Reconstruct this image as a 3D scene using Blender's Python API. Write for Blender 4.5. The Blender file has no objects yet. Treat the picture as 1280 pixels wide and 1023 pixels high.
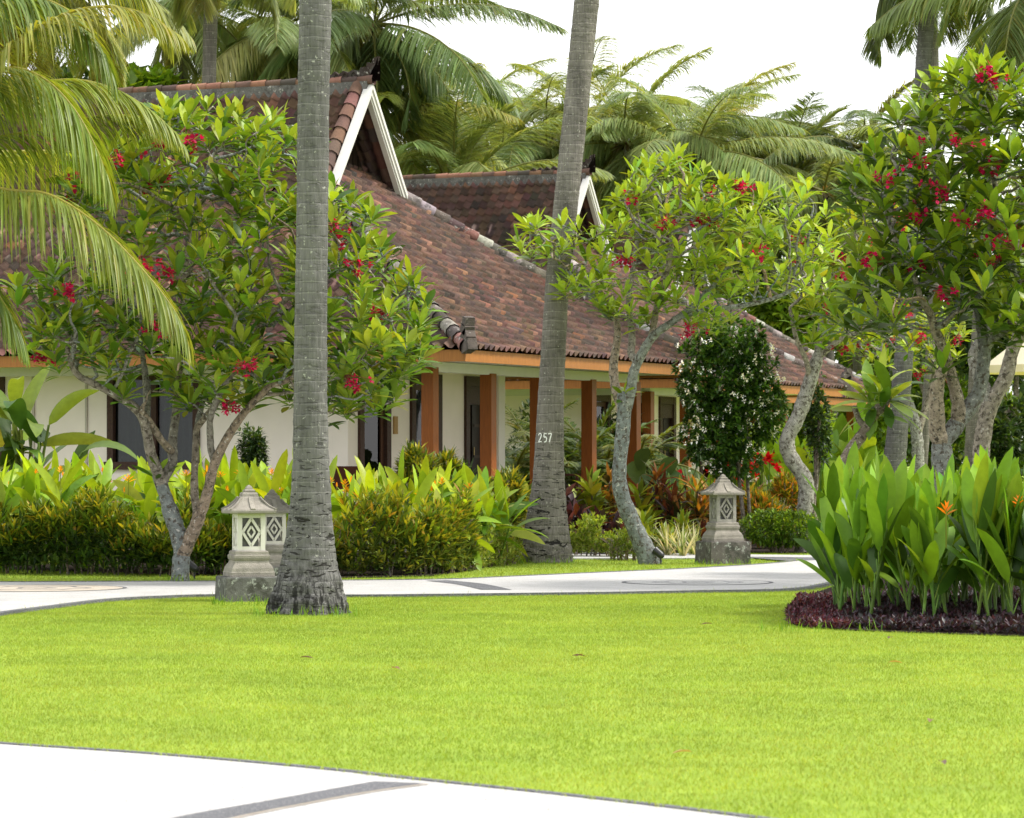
import bpy, math
import numpy as np
from mathutils import Vector, Matrix

SKYV, SUNV, EXPO, NGRASS = 5.6, 1.5, 1.74, 900000      # cloud deck, sun, exposure, number of lawn blades

rng = np.random.default_rng(11)
F, EYE, HOR, CX = 4200.0, 1.5, 576.0, 640.0      # focal length in photo pixels, eye height, horizon row, centre column
scene = bpy.context.scene
COL = scene.collection


def P(px, py, Y):
    return np.array([(px - CX) / F * Y, Y, EYE + (HOR - py) / F * Y])


def G(px, py, z=0.0):
    Y = F * (EYE - z) / (py - HOR)
    return np.array([(px - CX) / F * Y, Y, z])


def on_ground(px, Y, z=0.0):
    return np.array([(px - CX) / F * Y, Y, z])


def unit(v):
    v = np.asarray(v, float)
    return v / np.maximum(np.linalg.norm(v, axis=-1, keepdims=True), 1e-9)


# ---------------------------------------------------------------- mesh collector
class Mesh:
    def __init__(self):
        self.v, self.f, self.c, self.n = [], [], [], 0

    def add(self, v, f, c):
        v = np.asarray(v, np.float64).reshape(-1, 3)
        f = np.asarray(f, np.int64)
        c = np.asarray(c, np.float64)
        if c.ndim == 1:
            c = np.broadcast_to(c, (len(f), 3))
        self.v.append(v)
        self.f.append(f + self.n)
        self.c.append(c)
        self.n += len(v)

    def build(self, name, mat, parent=None, origin=(0, 0, 0), smooth=True, label=None, cat=None, group=None, kind=None):
        o = np.asarray(origin, float)
        me = bpy.data.meshes.new(name)
        v = np.concatenate(self.v) - o
        me.vertices.add(len(v))
        me.vertices.foreach_set('co', v.astype(np.float32).ravel())
        loops = np.concatenate([f.ravel() for f in self.f])
        sizes = np.concatenate([np.full(len(f), f.shape[1]) for f in self.f])
        starts = np.concatenate([[0], np.cumsum(sizes)[:-1]])
        me.loops.add(len(loops))
        me.loops.foreach_set('vertex_index', loops.astype(np.int32))
        me.polygons.add(len(sizes))
        me.polygons.foreach_set('loop_start', starts.astype(np.int32))
        me.update(calc_edges=True)
        me.polygons.foreach_set('use_smooth', np.full(len(sizes), smooth, dtype=bool))
        col = np.repeat(np.concatenate(self.c), sizes, axis=0)
        at = me.attributes.new('tint', 'FLOAT_COLOR', 'CORNER')
        at.data.foreach_set('color', np.concatenate([col, np.ones((len(col), 1))], 1).astype(np.float32).ravel())
        me.materials.append(mat)
        ob = bpy.data.objects.new(name, me)
        COL.objects.link(ob)
        if parent is not None:
            ob.parent = parent
        else:
            ob.location = o
        tag(ob, label, cat, group, kind)
        return ob


def tag(o, label=None, cat=None, group=None, kind=None):
    if label: o['label'] = label
    if cat: o['category'] = cat
    if group: o['group'] = group
    if kind: o['kind'] = kind
    return o


def thing(name, label, cat, loc=(0, 0, 0), group=None, rotz=0.0):
    o = bpy.data.objects.new(name, None)
    COL.objects.link(o)
    o.location = loc
    o.rotation_euler = (0, 0, rotz)
    o.empty_display_size = 0.2
    return tag(o, label, cat, group)


def copy_tree(o, parent=None):
    c = o.copy()
    COL.objects.link(c)
    if parent is not None:
        c.parent = parent
    for ch in list(o.children):
        copy_tree(ch, c)
    return c


# ---------------------------------------------------------------- shapes
QUADS = np.array([[0, 1, 3, 2], [4, 6, 7, 5], [0, 4, 5, 1], [2, 3, 7, 6], [0, 2, 6, 4], [1, 5, 7, 3]])


def block(m, p, ux, uy, uz, c):
    """parallelepiped from corner p along three edge vectors"""
    p, ux, uy, uz = (np.asarray(a, float) for a in (p, ux, uy, uz))
    v = [p + i * ux + j * uy + k * uz for i in (0, 1) for j in (0, 1) for k in (0, 1)]
    q = QUADS if np.dot(np.cross(ux, uy), uz) > 0 else QUADS[:, ::-1]
    m.add(v, q, c)


def box(m, lo, hi, c):
    lo, hi = np.asarray(lo, float), np.asarray(hi, float)
    d = hi - lo
    block(m, lo, (d[0], 0, 0), (0, d[1], 0), (0, 0, d[2]), c)


def bar(m, a, b, w, h, c, up=(0, 0, 1)):
    """rectangular bar from a to b"""
    a, b = np.asarray(a, float), np.asarray(b, float)
    d = unit(b - a)
    s = unit(np.cross(d, up))
    u = np.cross(s, d)
    block(m, a - s * w / 2 - u * h / 2, b - a, s * w, u * h, c)


def square_lathe(m, prof, c, center=(0, 0), rot=0.0):
    """stack of squares: prof = [(half size, z), ...] with closed top and bottom"""
    ang = rot + np.pi / 4 + np.arange(4) * np.pi / 2
    v = []
    for r, z in prof:
        for a in ang:
            v.append((center[0] + r * math.sqrt(2) * math.cos(a), center[1] + r * math.sqrt(2) * math.sin(a), z))
    f = []
    for i in range(len(prof) - 1):
        for k in range(4):
            f.append([i * 4 + k, i * 4 + (k + 1) % 4, i * 4 + 4 + (k + 1) % 4, i * 4 + 4 + k])
    f.append([3, 2, 1, 0])
    t = (len(prof) - 1) * 4
    f.append([t, t + 1, t + 2, t + 3])
    m.add(v, f, c)


def tube(m, pts, rad, ns=6, c=(.3, .3, .3), cap=True):
    pts = np.asarray(pts, float)
    rad = np.broadcast_to(np.asarray(rad, float), (len(pts),))
    tan = unit(np.gradient(pts, axis=0))
    ref = np.array([1.0, 0, 0]) if abs(tan[0][0]) < .8 else np.array([0, 1.0, 0])
    s = unit(ref - tan[0] * np.dot(ref, tan[0]))
    a = np.arange(ns) * 2 * np.pi / ns
    rings = []
    for i in range(len(pts)):
        s = unit(s - tan[i] * np.dot(s, tan[i]))
        u = np.cross(tan[i], s)
        rings.append(pts[i] + rad[i] * (np.cos(a)[:, None] * s + np.sin(a)[:, None] * u))
    v = np.concatenate(rings)
    n = len(pts)
    i, k = np.meshgrid(np.arange(n - 1), np.arange(ns), indexing='ij')
    k2 = (k + 1) % ns
    f = np.stack([i * ns + k, i * ns + k2, (i + 1) * ns + k2, (i + 1) * ns + k], -1).reshape(-1, 4)
    m.add(v, f, c)
    if cap:
        v2 = np.concatenate([rings[-1], pts[-1:] + tan[-1] * rad[-1] * .4])
        m.add(v2, [[k, (k + 1) % ns, ns] for k in range(ns)], c if np.ndim(c) == 1 else np.asarray(c)[0])


def profile(t, kind):
    if kind == 'lance':
        w = np.sin(np.pi * np.clip(t, 0, 1) ** .85) ** .8
    elif kind == 'paddle':                      # broad towards the tip, like plumeria
        w = np.sin(np.pi * np.clip(t, 0, 1) ** 1.35) ** .75
    elif kind == 'strap':
        w = np.clip(np.minimum(1, 4 * t + .3) * (1 - t ** 3) ** .8, 0, 1)
    elif kind == 'round':
        w = np.sin(np.pi * np.clip(t, 0.02, 1) ** .6) ** .7
    elif kind == 'broad':
        w = np.sin(np.pi * np.clip(t, 0, 1) ** .88) ** .55
    return np.maximum(w, .05)


def jitter(col, k, amt=.18, hue=.06):
    """k colours around col: brightness and warmth vary leaf by leaf"""
    col = np.asarray(col, float)
    b = np.exp(rng.normal(0, amt, (k, 1)))
    h = rng.normal(0, hue, (k, 1))
    return np.clip(col * b * np.concatenate([1 + 2 * h, 1 + .3 * h, 1 - h], 1), 0.002, .9)


def pick(pal, k, wts=None, amt=.15):
    pal = np.asarray(pal, float)
    i = rng.choice(len(pal), k, p=None if wts is None else np.asarray(wts) / np.sum(wts))
    return np.clip(pal[i] * np.exp(rng.normal(0, amt, (k, 1))) * (1 + rng.normal(0, .06, (k, 3))), .002, .9)


def leaves(m, base, d, L, W, droop, col, n=3, fold=.25, roll=None, prof='lance', flat=False):
    base = np.asarray(base, float).reshape(-1, 3)
    K = len(base)
    d = unit(np.asarray(d, float).reshape(-1, 3))
    L = np.broadcast_to(np.asarray(L, float), (K,))
    W = np.broadcast_to(np.asarray(W, float), (K,))
    droop = np.broadcast_to(np.asarray(droop, float), (K,))
    up = np.array([0, 0, 1.0]) + rng.normal(0, .05, (K, 3))
    side = unit(np.cross(d, up))
    if roll is not None:
        roll = np.broadcast_to(np.asarray(roll, float), (K,))[:, None]
        side = unit(side * np.cos(roll) + np.cross(d, side) * np.sin(roll))
    t = np.linspace(0, 1, n + 1)
    dirs = unit(d[:, None, :] + np.array([0, 0, -1.0]) * (droop[:, None] * t)[:, :, None])
    seg = (dirs[:, 1:] + dirs[:, :-1]) / 2 * (L / n)[:, None, None]
    pos = base[:, None, :] + np.concatenate([np.zeros((K, 1, 3)), np.cumsum(seg, 1)], 1)
    nrm = np.cross(side[:, None, :], dirs)
    w = (profile(t, prof)[None, :] * W[:, None] / 2)[:, :, None]
    sd = side[:, None, :] * w
    lf = nrm * w * fold
    col = np.asarray(col, float)
    if col.ndim == 1:
        col = np.broadcast_to(col, (K, 3))
    if flat:
        v = np.stack([pos - sd, pos + sd], 2)
        q = [[2 * i, 2 * i + 1, 2 * i + 3, 2 * i + 2] for i in range(n)]
    else:
        v = np.stack([pos - sd + lf, pos, pos + sd + lf], 2)
        q = []
        for i in range(n):
            q += [[3 * i, 3 * i + 1, 3 * i + 4, 3 * i + 3], [3 * i + 1, 3 * i + 2, 3 * i + 5, 3 * i + 4]]
    q = np.array(q)
    per = v.shape[1] * v.shape[2]
    f = (np.arange(K)[:, None, None] * per + q[None]).reshape(-1, 4)
    m.add(v.reshape(-1, 3), f, np.repeat(col, len(q), axis=0))


def rosettes(m, pts, axes, k, L, W, pal, wts=None, spread=(.3, 1.5), droop=(.1, .5), prof='lance', n=3, fold=.25, amt=.15, offset=0.0, inner=None, flat=False):
    """k leaves spiralling round each axis; inner leaves stand up, outer ones spread"""
    pts = np.asarray(pts, float).reshape(-1, 3)
    axes = unit(np.asarray(axes, float).reshape(-1, 3))
    N = len(pts)
    ref = np.where(np.abs(axes[:, 2:3]) < .9, [[0, 0, 1.0]], [[1.0, 0, 0]])
    s = unit(np.cross(axes, ref))
    u = np.cross(s, axes)
    i = np.arange(k)
    ph = (i * 2.39996)[None] + rng.uniform(0, 6.28, (N, 1)) + rng.normal(0, .2, (N, k))
    fr = (i + .5) / k
    th = spread[0] + (spread[1] - spread[0]) * fr[None] + rng.normal(0, .14, (N, k))
    rad = np.cos(ph)[..., None] * s[:, None] + np.sin(ph)[..., None] * u[:, None]
    d = np.cos(th)[..., None] * axes[:, None] + np.sin(th)[..., None] * rad
    b = pts[:, None] - axes[:, None] * (offset * fr)[None, :, None] + rad * .01
    Ls = L * rng.uniform(.7, 1.15, (N, k)) * (0.65 + .35 * np.sin(np.pi * np.clip(fr * .9 + .1, 0, 1)))[None]
    Ws = W * (Ls / L) * rng.uniform(.85, 1.15, (N, k))
    dr = rng.uniform(droop[0], droop[1], (N, k))
    c = pick(pal, N * k, wts, amt)
    if inner is not None:                        # fresh inner leaves have their own colour
        msk = np.broadcast_to(fr[None] < .35, (N, k)).ravel()
        c[msk] = jitter(inner, int(msk.sum()), amt)
    leaves(m, b.reshape(-1, 3), d.reshape(-1, 3), Ls.ravel(), Ws.ravel(), dr.ravel(), c, n=n, fold=fold, roll=rng.normal(0, .25, N * k), prof=prof, flat=flat)


def in_poly(x, y, poly):
    poly = np.asarray(poly)[:, :2]
    r = np.zeros(len(x), bool)
    j = len(poly) - 1
    for i in range(len(poly)):
        xi, yi, xj, yj = *poly[i], *poly[j]
        c = ((yi > y) != (yj > y)) & (x < (xj - xi) * (y - yi) / ((yj - yi) or 1e-9) + xi)
        r ^= c
        j = i
    return r


def smooth_line(pts, k=8):
    """Catmull-Rom through the points"""
    p = np.asarray(pts, float)
    q = np.concatenate([[2 * p[0] - p[1]], p, [2 * p[-1] - p[-2]]])
    out = []
    for i in range(1, len(q) - 2):
        for t in np.arange(k) / k:
            out.append(.5 * (2 * q[i] + (q[i + 1] - q[i - 1]) * t + (2 * q[i - 1] - 5 * q[i] + 4 * q[i + 1] - q[i + 2]) * t ** 2 + (3 * q[i] - q[i - 1] - 3 * q[i + 1] + q[i + 2]) * t ** 3))
    return np.array(out + [p[-1]])


# ---------------------------------------------------------------- materials
def nodes_of(name):
    m = bpy.data.materials.new(name)
    m.use_nodes = True
    nt = m.node_tree
    nt.nodes.clear()
    out = nt.nodes.new('ShaderNodeOutputMaterial')
    return m, nt, out


def nd(nt, t, ins=None, **kw):
    n = nt.nodes.new(t)
    for k, v in kw.items():
        setattr(n, k, v)
    for k, v in (ins or {}).items():
        if hasattr(v, 'is_linked') or isinstance(v, bpy.types.NodeSocket):
            nt.links.new(v, n.inputs[k])
        else:
            n.inputs[k].default_value = v
    return n


def rgb(c):
    return (c[0], c[1], c[2], 1)


def mixc(nt, fac, a, b, mode='MIX'):
    n = nt.nodes.new('ShaderNodeMix')
    n.data_type = 'RGBA'
    n.blend_type = mode
    for s, v in ((n.inputs[0], fac), (n.inputs[6], a), (n.inputs[7], b)):
        if isinstance(v, bpy.types.NodeSocket): nt.links.new(v, s)
        else: s.default_value = v
    return n.outputs[2]


def ramp(nt, fac, stops):
    n = nt.nodes.new('ShaderNodeValToRGB')
    nt.links.new(fac, n.inputs[0])
    e = n.color_ramp.elements
    while len(e) < len(stops): e.new(.5)
    for el, (p, c) in zip(e, stops):
        el.position = p
        el.color = rgb(c) if np.ndim(c) else (c, c, c, 1)
    return n.outputs[0]


def coords(nt, scale=(1, 1, 1)):
    tc = nd(nt, 'ShaderNodeTexCoord')
    return nd(nt, 'ShaderNodeMapping', {'Vector': tc.outputs['Object'], 'Scale': scale}).outputs[0]


def noise(nt, vec, scale, detail=4, rough=.6, dist=0):
    return nd(nt, 'ShaderNodeTexNoise', {'Vector': vec, 'Scale': scale, 'Detail': detail, 'Roughness': rough, 'Distortion': dist}).outputs[0]


def surface(name, rough=.6, spec=.3, var=.25, vscale=3.0, bump=0.0, bscale=30.0, blotch=None, transl=0.0, stretch=(1, 1, 1)):
    """tint attribute x noise; blotch = (colour, scale, lo, hi) lays stains or lichen of that colour over it; transl adds light through leaves"""
    m, nt, out = nodes_of(name)
    at = nd(nt, 'ShaderNodeAttribute', attribute_name='tint')
    v = coords(nt, stretch)
    nv = noise(nt, v, vscale)
    g = ramp(nt, nv, [(.25, 1 - var), (.75, 1 + var)])
    c = mixc(nt, 1.0, at.outputs['Color'], g, 'MULTIPLY')
    for bl in (blotch or []):
        f = ramp(nt, noise(nt, v, bl[1], 6, .7), [(bl[2], 0.0), (bl[3], 1.0)])
        c = mixc(nt, f, c, rgb(bl[0]))
    p = nd(nt, 'ShaderNodeBsdfPrincipled', {'Base Color': c, 'Roughness': rough, 'Specular IOR Level': spec})
    if bump:
        b = nd(nt, 'ShaderNodeBump', {'Height': noise(nt, v, bscale, 5), 'Strength': bump, 'Distance': .02})
        nt.links.new(b.outputs[0], p.inputs['Normal'])
    sh = p.outputs[0]
    if transl:
        # light coming through a leaf is yellower than light coming off it
        tcol = mixc(nt, 1.0, c, (1.5, 1.25, .5, 1), 'MULTIPLY')
        t = nd(nt, 'ShaderNodeBsdfTranslucent', {'Color': tcol})
        sh = nd(nt, 'ShaderNodeMixShader', {0: transl, 1: sh, 2: t.outputs[0]}).outputs[0]
    nt.links.new(sh, out.inputs[0])
    return m


LEAF = surface('leaf', rough=.42, spec=.33, var=.18, vscale=9, transl=.34)
FERN = surface('frond', rough=.45, spec=.4, var=.15, vscale=5, transl=.42)
PETAL = surface('petal', rough=.6, spec=.2, var=.1, transl=.3)
GRASS = surface('grass_blade', rough=.55, spec=.2, var=.1, vscale=1.5, transl=.4)
BARK = surface('bark', rough=.9, spec=.1, var=.4, vscale=12, bump=1.0, bscale=45,
               blotch=[((.085, .07, .055), 18, .50, .60), ((.52, .50, .45), 24, .60, .64), ((.055, .045, .038), 42, .62, .68)])
STEM = surface('green_stem', rough=.5, spec=.3, var=.25, vscale=9)
SOIL = surface('soil', rough=1, spec=.05, var=.4, vscale=9, bump=.8, bscale=50)
STONE = surface('carved_stone', rough=.95, spec=.1, var=.25, vscale=9, bump=.6, bscale=90,
                blotch=[((.13, .125, .10), 5, .56, .80), ((.09, .09, .08), 26, .64, .72)])
PEDESTAL = surface('mossy_concrete', rough=.95, spec=.1, var=.35, vscale=7, bump=.5, bscale=70,
                   blotch=[((.06, .06, .05), 4, .50, .62), ((.36, .38, .34), 11, .56, .66)])
PAINTED = surface('white_paint', rough=.6, spec=.2, var=.06, vscale=3, bump=.1, bscale=60, blotch=[((.45, .43, .36), 9, .66, .86)])
PLASTER = surface('cream_plaster', rough=.9, spec=.1, var=.05, vscale=1.3, bump=.1, bscale=80)
TIMBER = surface('varnished_timber', rough=.5, spec=.22, var=.22, vscale=9, bump=.1, bscale=40, stretch=(6, 6, .5))
CARVED = surface('carved_dark_timber', rough=.55, spec=.35, var=.4, vscale=30, bump=1.0, bscale=38)
CLOTH = surface('cloth', rough=.95, spec=.05, var=.06, vscale=6)
METAL = surface('black_metal', rough=.4, spec=.5, var=.1)
TILE = surface('clay_tile', rough=.88, spec=.15, var=.35, vscale=2.2, bump=.5, bscale=70,
               blotch=[((.052, .047, .042), 1.1, .50, .72), ((.055, .05, .04), 5, .58, .76), ((.24, .23, .21), 18, .70, .78)])
MORTAR = surface('weathered_mortar', rough=.95, spec=.08, var=.35, vscale=7, bump=.7, bscale=45,
                 blotch=[((.07, .065, .06), 6, .52, .66), ((.42, .40, .37), 13, .58, .68)])


def trunk_material(name, base, lich, ring, seed=0.0, cuts=True, foot_dark=1.0):
    """coconut trunk: pale grey, ring scars, vertical fibre cracks, lichen spots and machete cuts"""
    m, nt, out = nodes_of(name)
    tc = nd(nt, 'ShaderNodeTexCoord')
    mp = nd(nt, 'ShaderNodeMapping', {'Vector': tc.outputs['Object'], 'Location': (seed, seed, 0)}).outputs[0]
    sep = nd(nt, 'ShaderNodeSeparateXYZ', {0: tc.outputs['Object']})
    fib = noise(nt, nd(nt, 'ShaderNodeMapping', {'Vector': mp, 'Scale': (30, 30, 2.2)}).outputs[0], 1.6, 5, .65)
    big = noise(nt, nd(nt, 'ShaderNodeMapping', {'Vector': mp, 'Scale': (2, 2, .9)}).outputs[0], 1.6, 3)
    spot = noise(nt, mp, 27, 4, .6)
    cut = noise(nt, nd(nt, 'ShaderNodeMapping', {'Vector': mp, 'Scale': (6, 6, 24)}).outputs[0], 1.0, 2, .5, 1.2)
    wv = nd(nt, 'ShaderNodeTexWave', {'Vector': mp, 'Scale': ring, 'Distortion': 1.6, 'Detail': 3, 'Detail Scale': 1.2}, wave_type='BANDS', bands_direction='Z', wave_profile='SAW').outputs[1]
    c = ramp(nt, big, [(.3, np.array(base) * .72), (.7, np.array(base) * 1.25)])
    c = mixc(nt, 1.0, c, ramp(nt, fib, [(.3, .70), (.65, 1.12)]), 'MULTIPLY')
    c = mixc(nt, .6, c, mixc(nt, 1.0, c, ramp(nt, wv, [(.0, .40), (.10, .95), (.84, 1.0), (.93, 1.65), (1, 1.5)]), 'MULTIPLY'))
    c = mixc(nt, ramp(nt, spot, [(.63, 0.0), (.68, .85)]), c, rgb(lich))
    if cuts:
        low = ramp(nt, nd(nt, 'ShaderNodeMath', {0: sep.outputs[2], 1: .33}, operation='MULTIPLY').outputs[0], [(.3, 1.0), (.75, .25)])
        f = nd(nt, 'ShaderNodeMath', {0: ramp(nt, cut, [(.60, 0.0), (.635, 1.0)]), 1: low}, operation='MULTIPLY').outputs[0]
        c = mixc(nt, f, c, (.03, .028, .026, 1))
        # the swollen foot is rough and darker: old root bark
        foot = ramp(nt, nd(nt, 'ShaderNodeMath', {0: sep.outputs[2], 1: 1.4}, operation='MULTIPLY').outputs[0], [(.25, 1.0), (.98, 0.0)])
        crack = noise(nt, nd(nt, 'ShaderNodeMapping', {'Vector': mp, 'Scale': (14, 14, 2.5)}).outputs[0], 1.7, 5, .7)
        dark = mixc(nt, ramp(nt, crack, [(.43, foot_dark), (.55, 0.0)]), c, (.026, .025, .024, 1))
        c = mixc(nt, foot, c, dark)
        h2 = nd(nt, 'ShaderNodeMath', {0: crack, 1: foot}, operation='MULTIPLY').outputs[0]
    p = nd(nt, 'ShaderNodeBsdfPrincipled', {'Base Color': c, 'Roughness': .9, 'Specular IOR Level': .12})
    h = nd(nt, 'ShaderNodeMath', {0: fib, 1: wv}, operation='ADD').outputs[0]
    if cuts:
        h = nd(nt, 'ShaderNodeMath', {0: h, 1: nd(nt, 'ShaderNodeMath', {0: h2, 1: 2.5}, operation='MULTIPLY').outputs[0]}, operation='ADD').outputs[0]
        h = nd(nt, 'ShaderNodeMath', {0: h, 1: nd(nt, 'ShaderNodeMath', {0: f, 1: 1.5}, operation='MULTIPLY').outputs[0]}, operation='SUBTRACT').outputs[0]
    b = nd(nt, 'ShaderNodeBump', {'Height': h, 'Strength': .8, 'Distance': .02})
    nt.links.new(b.outputs[0], p.inputs['Normal'])
    nt.links.new(p.outputs[0], out.inputs[0])
    return m


def ground_material(name, c1, c2, scale, speck=None, bump=.3, bscale=120, rough=.9):
    m, nt, out = nodes_of(name)
    v = coords(nt)
    c = ramp(nt, noise(nt, v, scale, 5), [(.3, c1), (.7, c2)])
    if speck:
        f = ramp(nt, noise(nt, v, speck[1], 2, .5), [(speck[2], 0.0), (speck[2] + .06, 1.0)])
        c = mixc(nt, f, c, rgb(speck[0]))
    p = nd(nt, 'ShaderNodeBsdfPrincipled', {'Base Color': c, 'Roughness': rough, 'Specular IOR Level': .15})
    b = nd(nt, 'ShaderNodeBump', {'Height': noise(nt, v, bscale, 3), 'Strength': bump, 'Distance': .01})
    nt.links.new(b.outputs[0], p.inputs['Normal'])
    nt.links.new(p.outputs[0], out.inputs[0])
    return m


def glass_material():
    m, nt, out = nodes_of('window_glass')
    t = nd(nt, 'ShaderNodeBsdfTransparent', {'Color': (.5, .53, .53, 1)})
    g = nd(nt, 'ShaderNodeBsdfGlossy', {'Roughness': .02, 'Color': (.55, .55, .55, 1)})
    fr = nd(nt, 'ShaderNodeFresnel', {'IOR': 1.5})
    mx = nd(nt, 'ShaderNodeMixShader', {0: fr.outputs[0], 1: t.outputs[0], 2: g.outputs[0]})
    nt.links.new(mx.outputs[0], out.inputs[0])
    return m


GLASS = glass_material()
TRUNK = trunk_material('coconut_trunk', (.155, .15, .148), (.42, .42, .38), 2.9)
TRUNK_PALE = trunk_material('coconut_trunk_pale', (.205, .188, .168), (.46, .45, .39), 2.3, seed=3.7, foot_dark=.35)
TRUNK_FAR = trunk_material('coconut_trunk_far', (.16, .145, .13), (.34, .33, .29), 2.0, seed=8.0, cuts=False)


# ================================================================ light, sky, camera
SUN_EL, SUN_AZ = math.radians(52), math.radians(88)     # azimuth clockwise from +Y: sun high on the right
world = bpy.data.worlds.new('World')
scene.world = world
world.use_nodes = True
wn = world.node_tree
wn.nodes.clear()
sky = nd(wn, 'ShaderNodeTexSky', sky_type='NISHITA')
sky.sun_disc = False
sky.sun_elevation = SUN_EL
sky.sun_rotation = SUN_AZ
sky.air_density, sky.dust_density, sky.ozone_density = 1.0, 3.0, 1.0
over = mixc(wn, .86, sky.outputs[0], (SKYV, SKYV, SKYV * 1.01, 1))       # a closed white cloud deck over the blue
bg = nd(wn, 'ShaderNodeBackground', {'Color': over, 'Strength': .1})
wo = nd(wn, 'ShaderNodeOutputWorld')
wn.links.new(bg.outputs[0], wo.inputs[0])

sl = bpy.data.lights.new('sun', 'SUN')
sl.energy = SUNV
sl.angle = math.radians(10)
sl.color = (1, .95, .87)
so = bpy.data.objects.new('sun', sl)
COL.objects.link(so)
sd = Vector((math.sin(SUN_AZ) * math.cos(SUN_EL), math.cos(SUN_AZ) * math.cos(SUN_EL), math.sin(SUN_EL)))
so.rotation_euler = sd.to_track_quat('Z', 'Y').to_euler()
so.location = (30, 20, 60)

cam = bpy.data.cameras.new('camera')
cam.sensor_width = 36
cam.sensor_fit = 'HORIZONTAL'
cam.lens = 36 * F / 1280
cam.shift_y = (HOR - 511.5) / 1280
cam.clip_start, cam.clip_end = .5, 3000
cam.dof.use_dof = True
cam.dof.focus_distance = 39
cam.dof.aperture_fstop = 7.5
co = bpy.data.objects.new('camera', cam)
COL.objects.link(co)
co.location = (0, 0, EYE)
co.rotation_euler = (math.radians(90), 0, 0)
scene.camera = co
vs = scene.view_settings
vs.view_transform, vs.look, vs.gamma, vs.use_curve_mapping = 'Standard', 'None', 1, False
vs.exposure = EXPO
scene.cycles.max_bounces = 10
scene.cycles.transparent_max_bounces = 8
scene.cycles.transmission_bounces = 6
scene.cycles.diffuse_bounces = 5

# ================================================================ ground, lawn, paths
GREEN, GREEN2, YELLOW = np.array([.255, .350, .046]), np.array([.195, .295, .038]), np.array([.34, .39, .075])
m = Mesh()
R = 900
m.add([(-R, -40, 0), (R, -40, 0), (R, 1500, 0), (-R, 1500, 0)], [[0, 1, 2, 3]], (.1, .1, .1))
m.build('lawn', ground_material('lawn_turf', (.18, .27, .03), (.26, .35, .04), 1.4, bump=.5, bscale=150), kind='structure')


def sheet(name, outline, z, mat, c, thick=0.0, kind='structure'):
    """flat slab with a real edge from an outline on the ground"""
    p = np.asarray(outline, float)[:, :2]
    n = len(p)
    m = Mesh()
    top = [(x, y, z) for x, y in p]
    bot = [(x, y, z - thick) for x, y in p]
    area = np.sum(p[:, 0] * np.roll(p[:, 1], -1) - np.roll(p[:, 0], -1) * p[:, 1])
    idx = list(range(n)) if area > 0 else list(range(n))[::-1]
    m.add(top, [idx], c)
    if thick:
        m.add(top + bot, [[idx[i], n + idx[i], n + idx[(i + 1) % n], idx[(i + 1) % n]] for i in range(n)], c)
    return m.build(name, mat, kind=kind, smooth=False)


def strip(edge, w):
    """band of width w on the left-hand side of a ground line"""
    e = np.asarray(edge, float)[:, :2]
    t = unit(np.gradient(e, axis=0))
    nrm = np.stack([-t[:, 1], t[:, 0]], 1)
    return np.concatenate([e, (e + nrm * w)[::-1]])


WHITE = ground_material('white_pebble_wash', (.37, .365, .355), (.45, .445, .435), 2.6, speck=((.17, .155, .13), 48, .61), bump=.25, bscale=220)
GREY = ground_material('grey_pebble_band', (.07, .072, .078), (.17, .172, .18), 40, speck=((.30, .30, .31), 90, .60), bump=.9, bscale=120)
CREAM = ground_material('cream_pebble', (.38, .33, .27), (.50, .45, .38), 6, speck=((.30, .22, .17), 90, .60), bump=.5, bscale=150)

fe = smooth_line([G(-500, 905), G(-250, 918), G(0, 935), G(200, 949), G(400, 967), G(515, 980), G(700, 1000), G(900, 1024), G(1100, 1052), G(1300, 1085)], 6)
front_poly = np.concatenate([fe, [[3.6, 9.0, 0], [3.6, 4, 0], [-6, 4, 0], [-6, 9, 0]]])
sheet('front_path', front_poly, .020, WHITE, (.7, .7, .7), .03)
sheet('front_path_kerb', strip(fe, .055), .026, GREY, (.1, .1, .1), .03)
band_a = smooth_line([G(468, 982.5), G(410, 993), G(335, 1007), G(240, 1024), G(120, 1050)], 6)
band_b = smooth_line([G(532, 985), G(455, 996), G(380, 1010), G(300, 1026), G(190, 1052)], 6)
sheet('front_path_band', np.concatenate([band_a, band_b[::-1]]) + [0, -.03, 0], .0245, GREY, (.1, .1, .1))
cb = np.concatenate([band_b, (band_b + [.018, -.014, 0])[::-1]]) + [0.004, -.034, 0]
sheet('front_path_cream_line', cb, .0240, CREAM, (.1, .1, .1))

# the far path runs left to right, then turns back behind the lantern round a tongue of grass
up = smooth_line([G(-260, 727), G(-100, 729), G(0, 730), G(130, 729.5), G(280, 729), G(430, 728), G(560, 726.5), G(640, 723), G(760, 717.5), G(860, 713), G(950, 707.5), G(990, 704), G(1003, 701.5), G(990, 699.8), G(940, 699.5), G(830, 699.5), G(700, 700), G(560, 700)], 5)
back = smooth_line([G(560, 691), G(700, 692), G(830, 693.5), G(940, 695), G(1040, 696), G(1150, 697), G(1300, 699)], 4)
low = smooth_line([G(1300, 709), G(1150, 712), G(1080, 719), G(1035, 731), G(985, 739), G(870, 741.5), G(760, 743.5), G(640, 745), G(450, 747), G(280, 746.5), G(200, 748.5), G(130, 752.5), G(60, 761), G(0, 769), G(-80, 783), G(-260, 810)], 5)
far_poly = np.concatenate([up, back, low])
sheet('far_path', far_poly, .022, WHITE, (.7, .7, .7), .03)
sheet('far_path_kerb', strip(low[::-1], -.09), .034, GREY, (.1, .1, .1), .04)
sheet('far_path_inner_kerb', strip(up[:70], .07), .030, GREY, (.1, .1, .1), .03)
db = np.concatenate([smooth_line([G(532, 728.5), G(570, 733), G(602, 740)], 5), smooth_line([G(640, 740), G(604, 732.5), G(560, 728)], 5)])
sheet('far_path_band', db, .0262, GREY, (.1, .1, .1))
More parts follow.
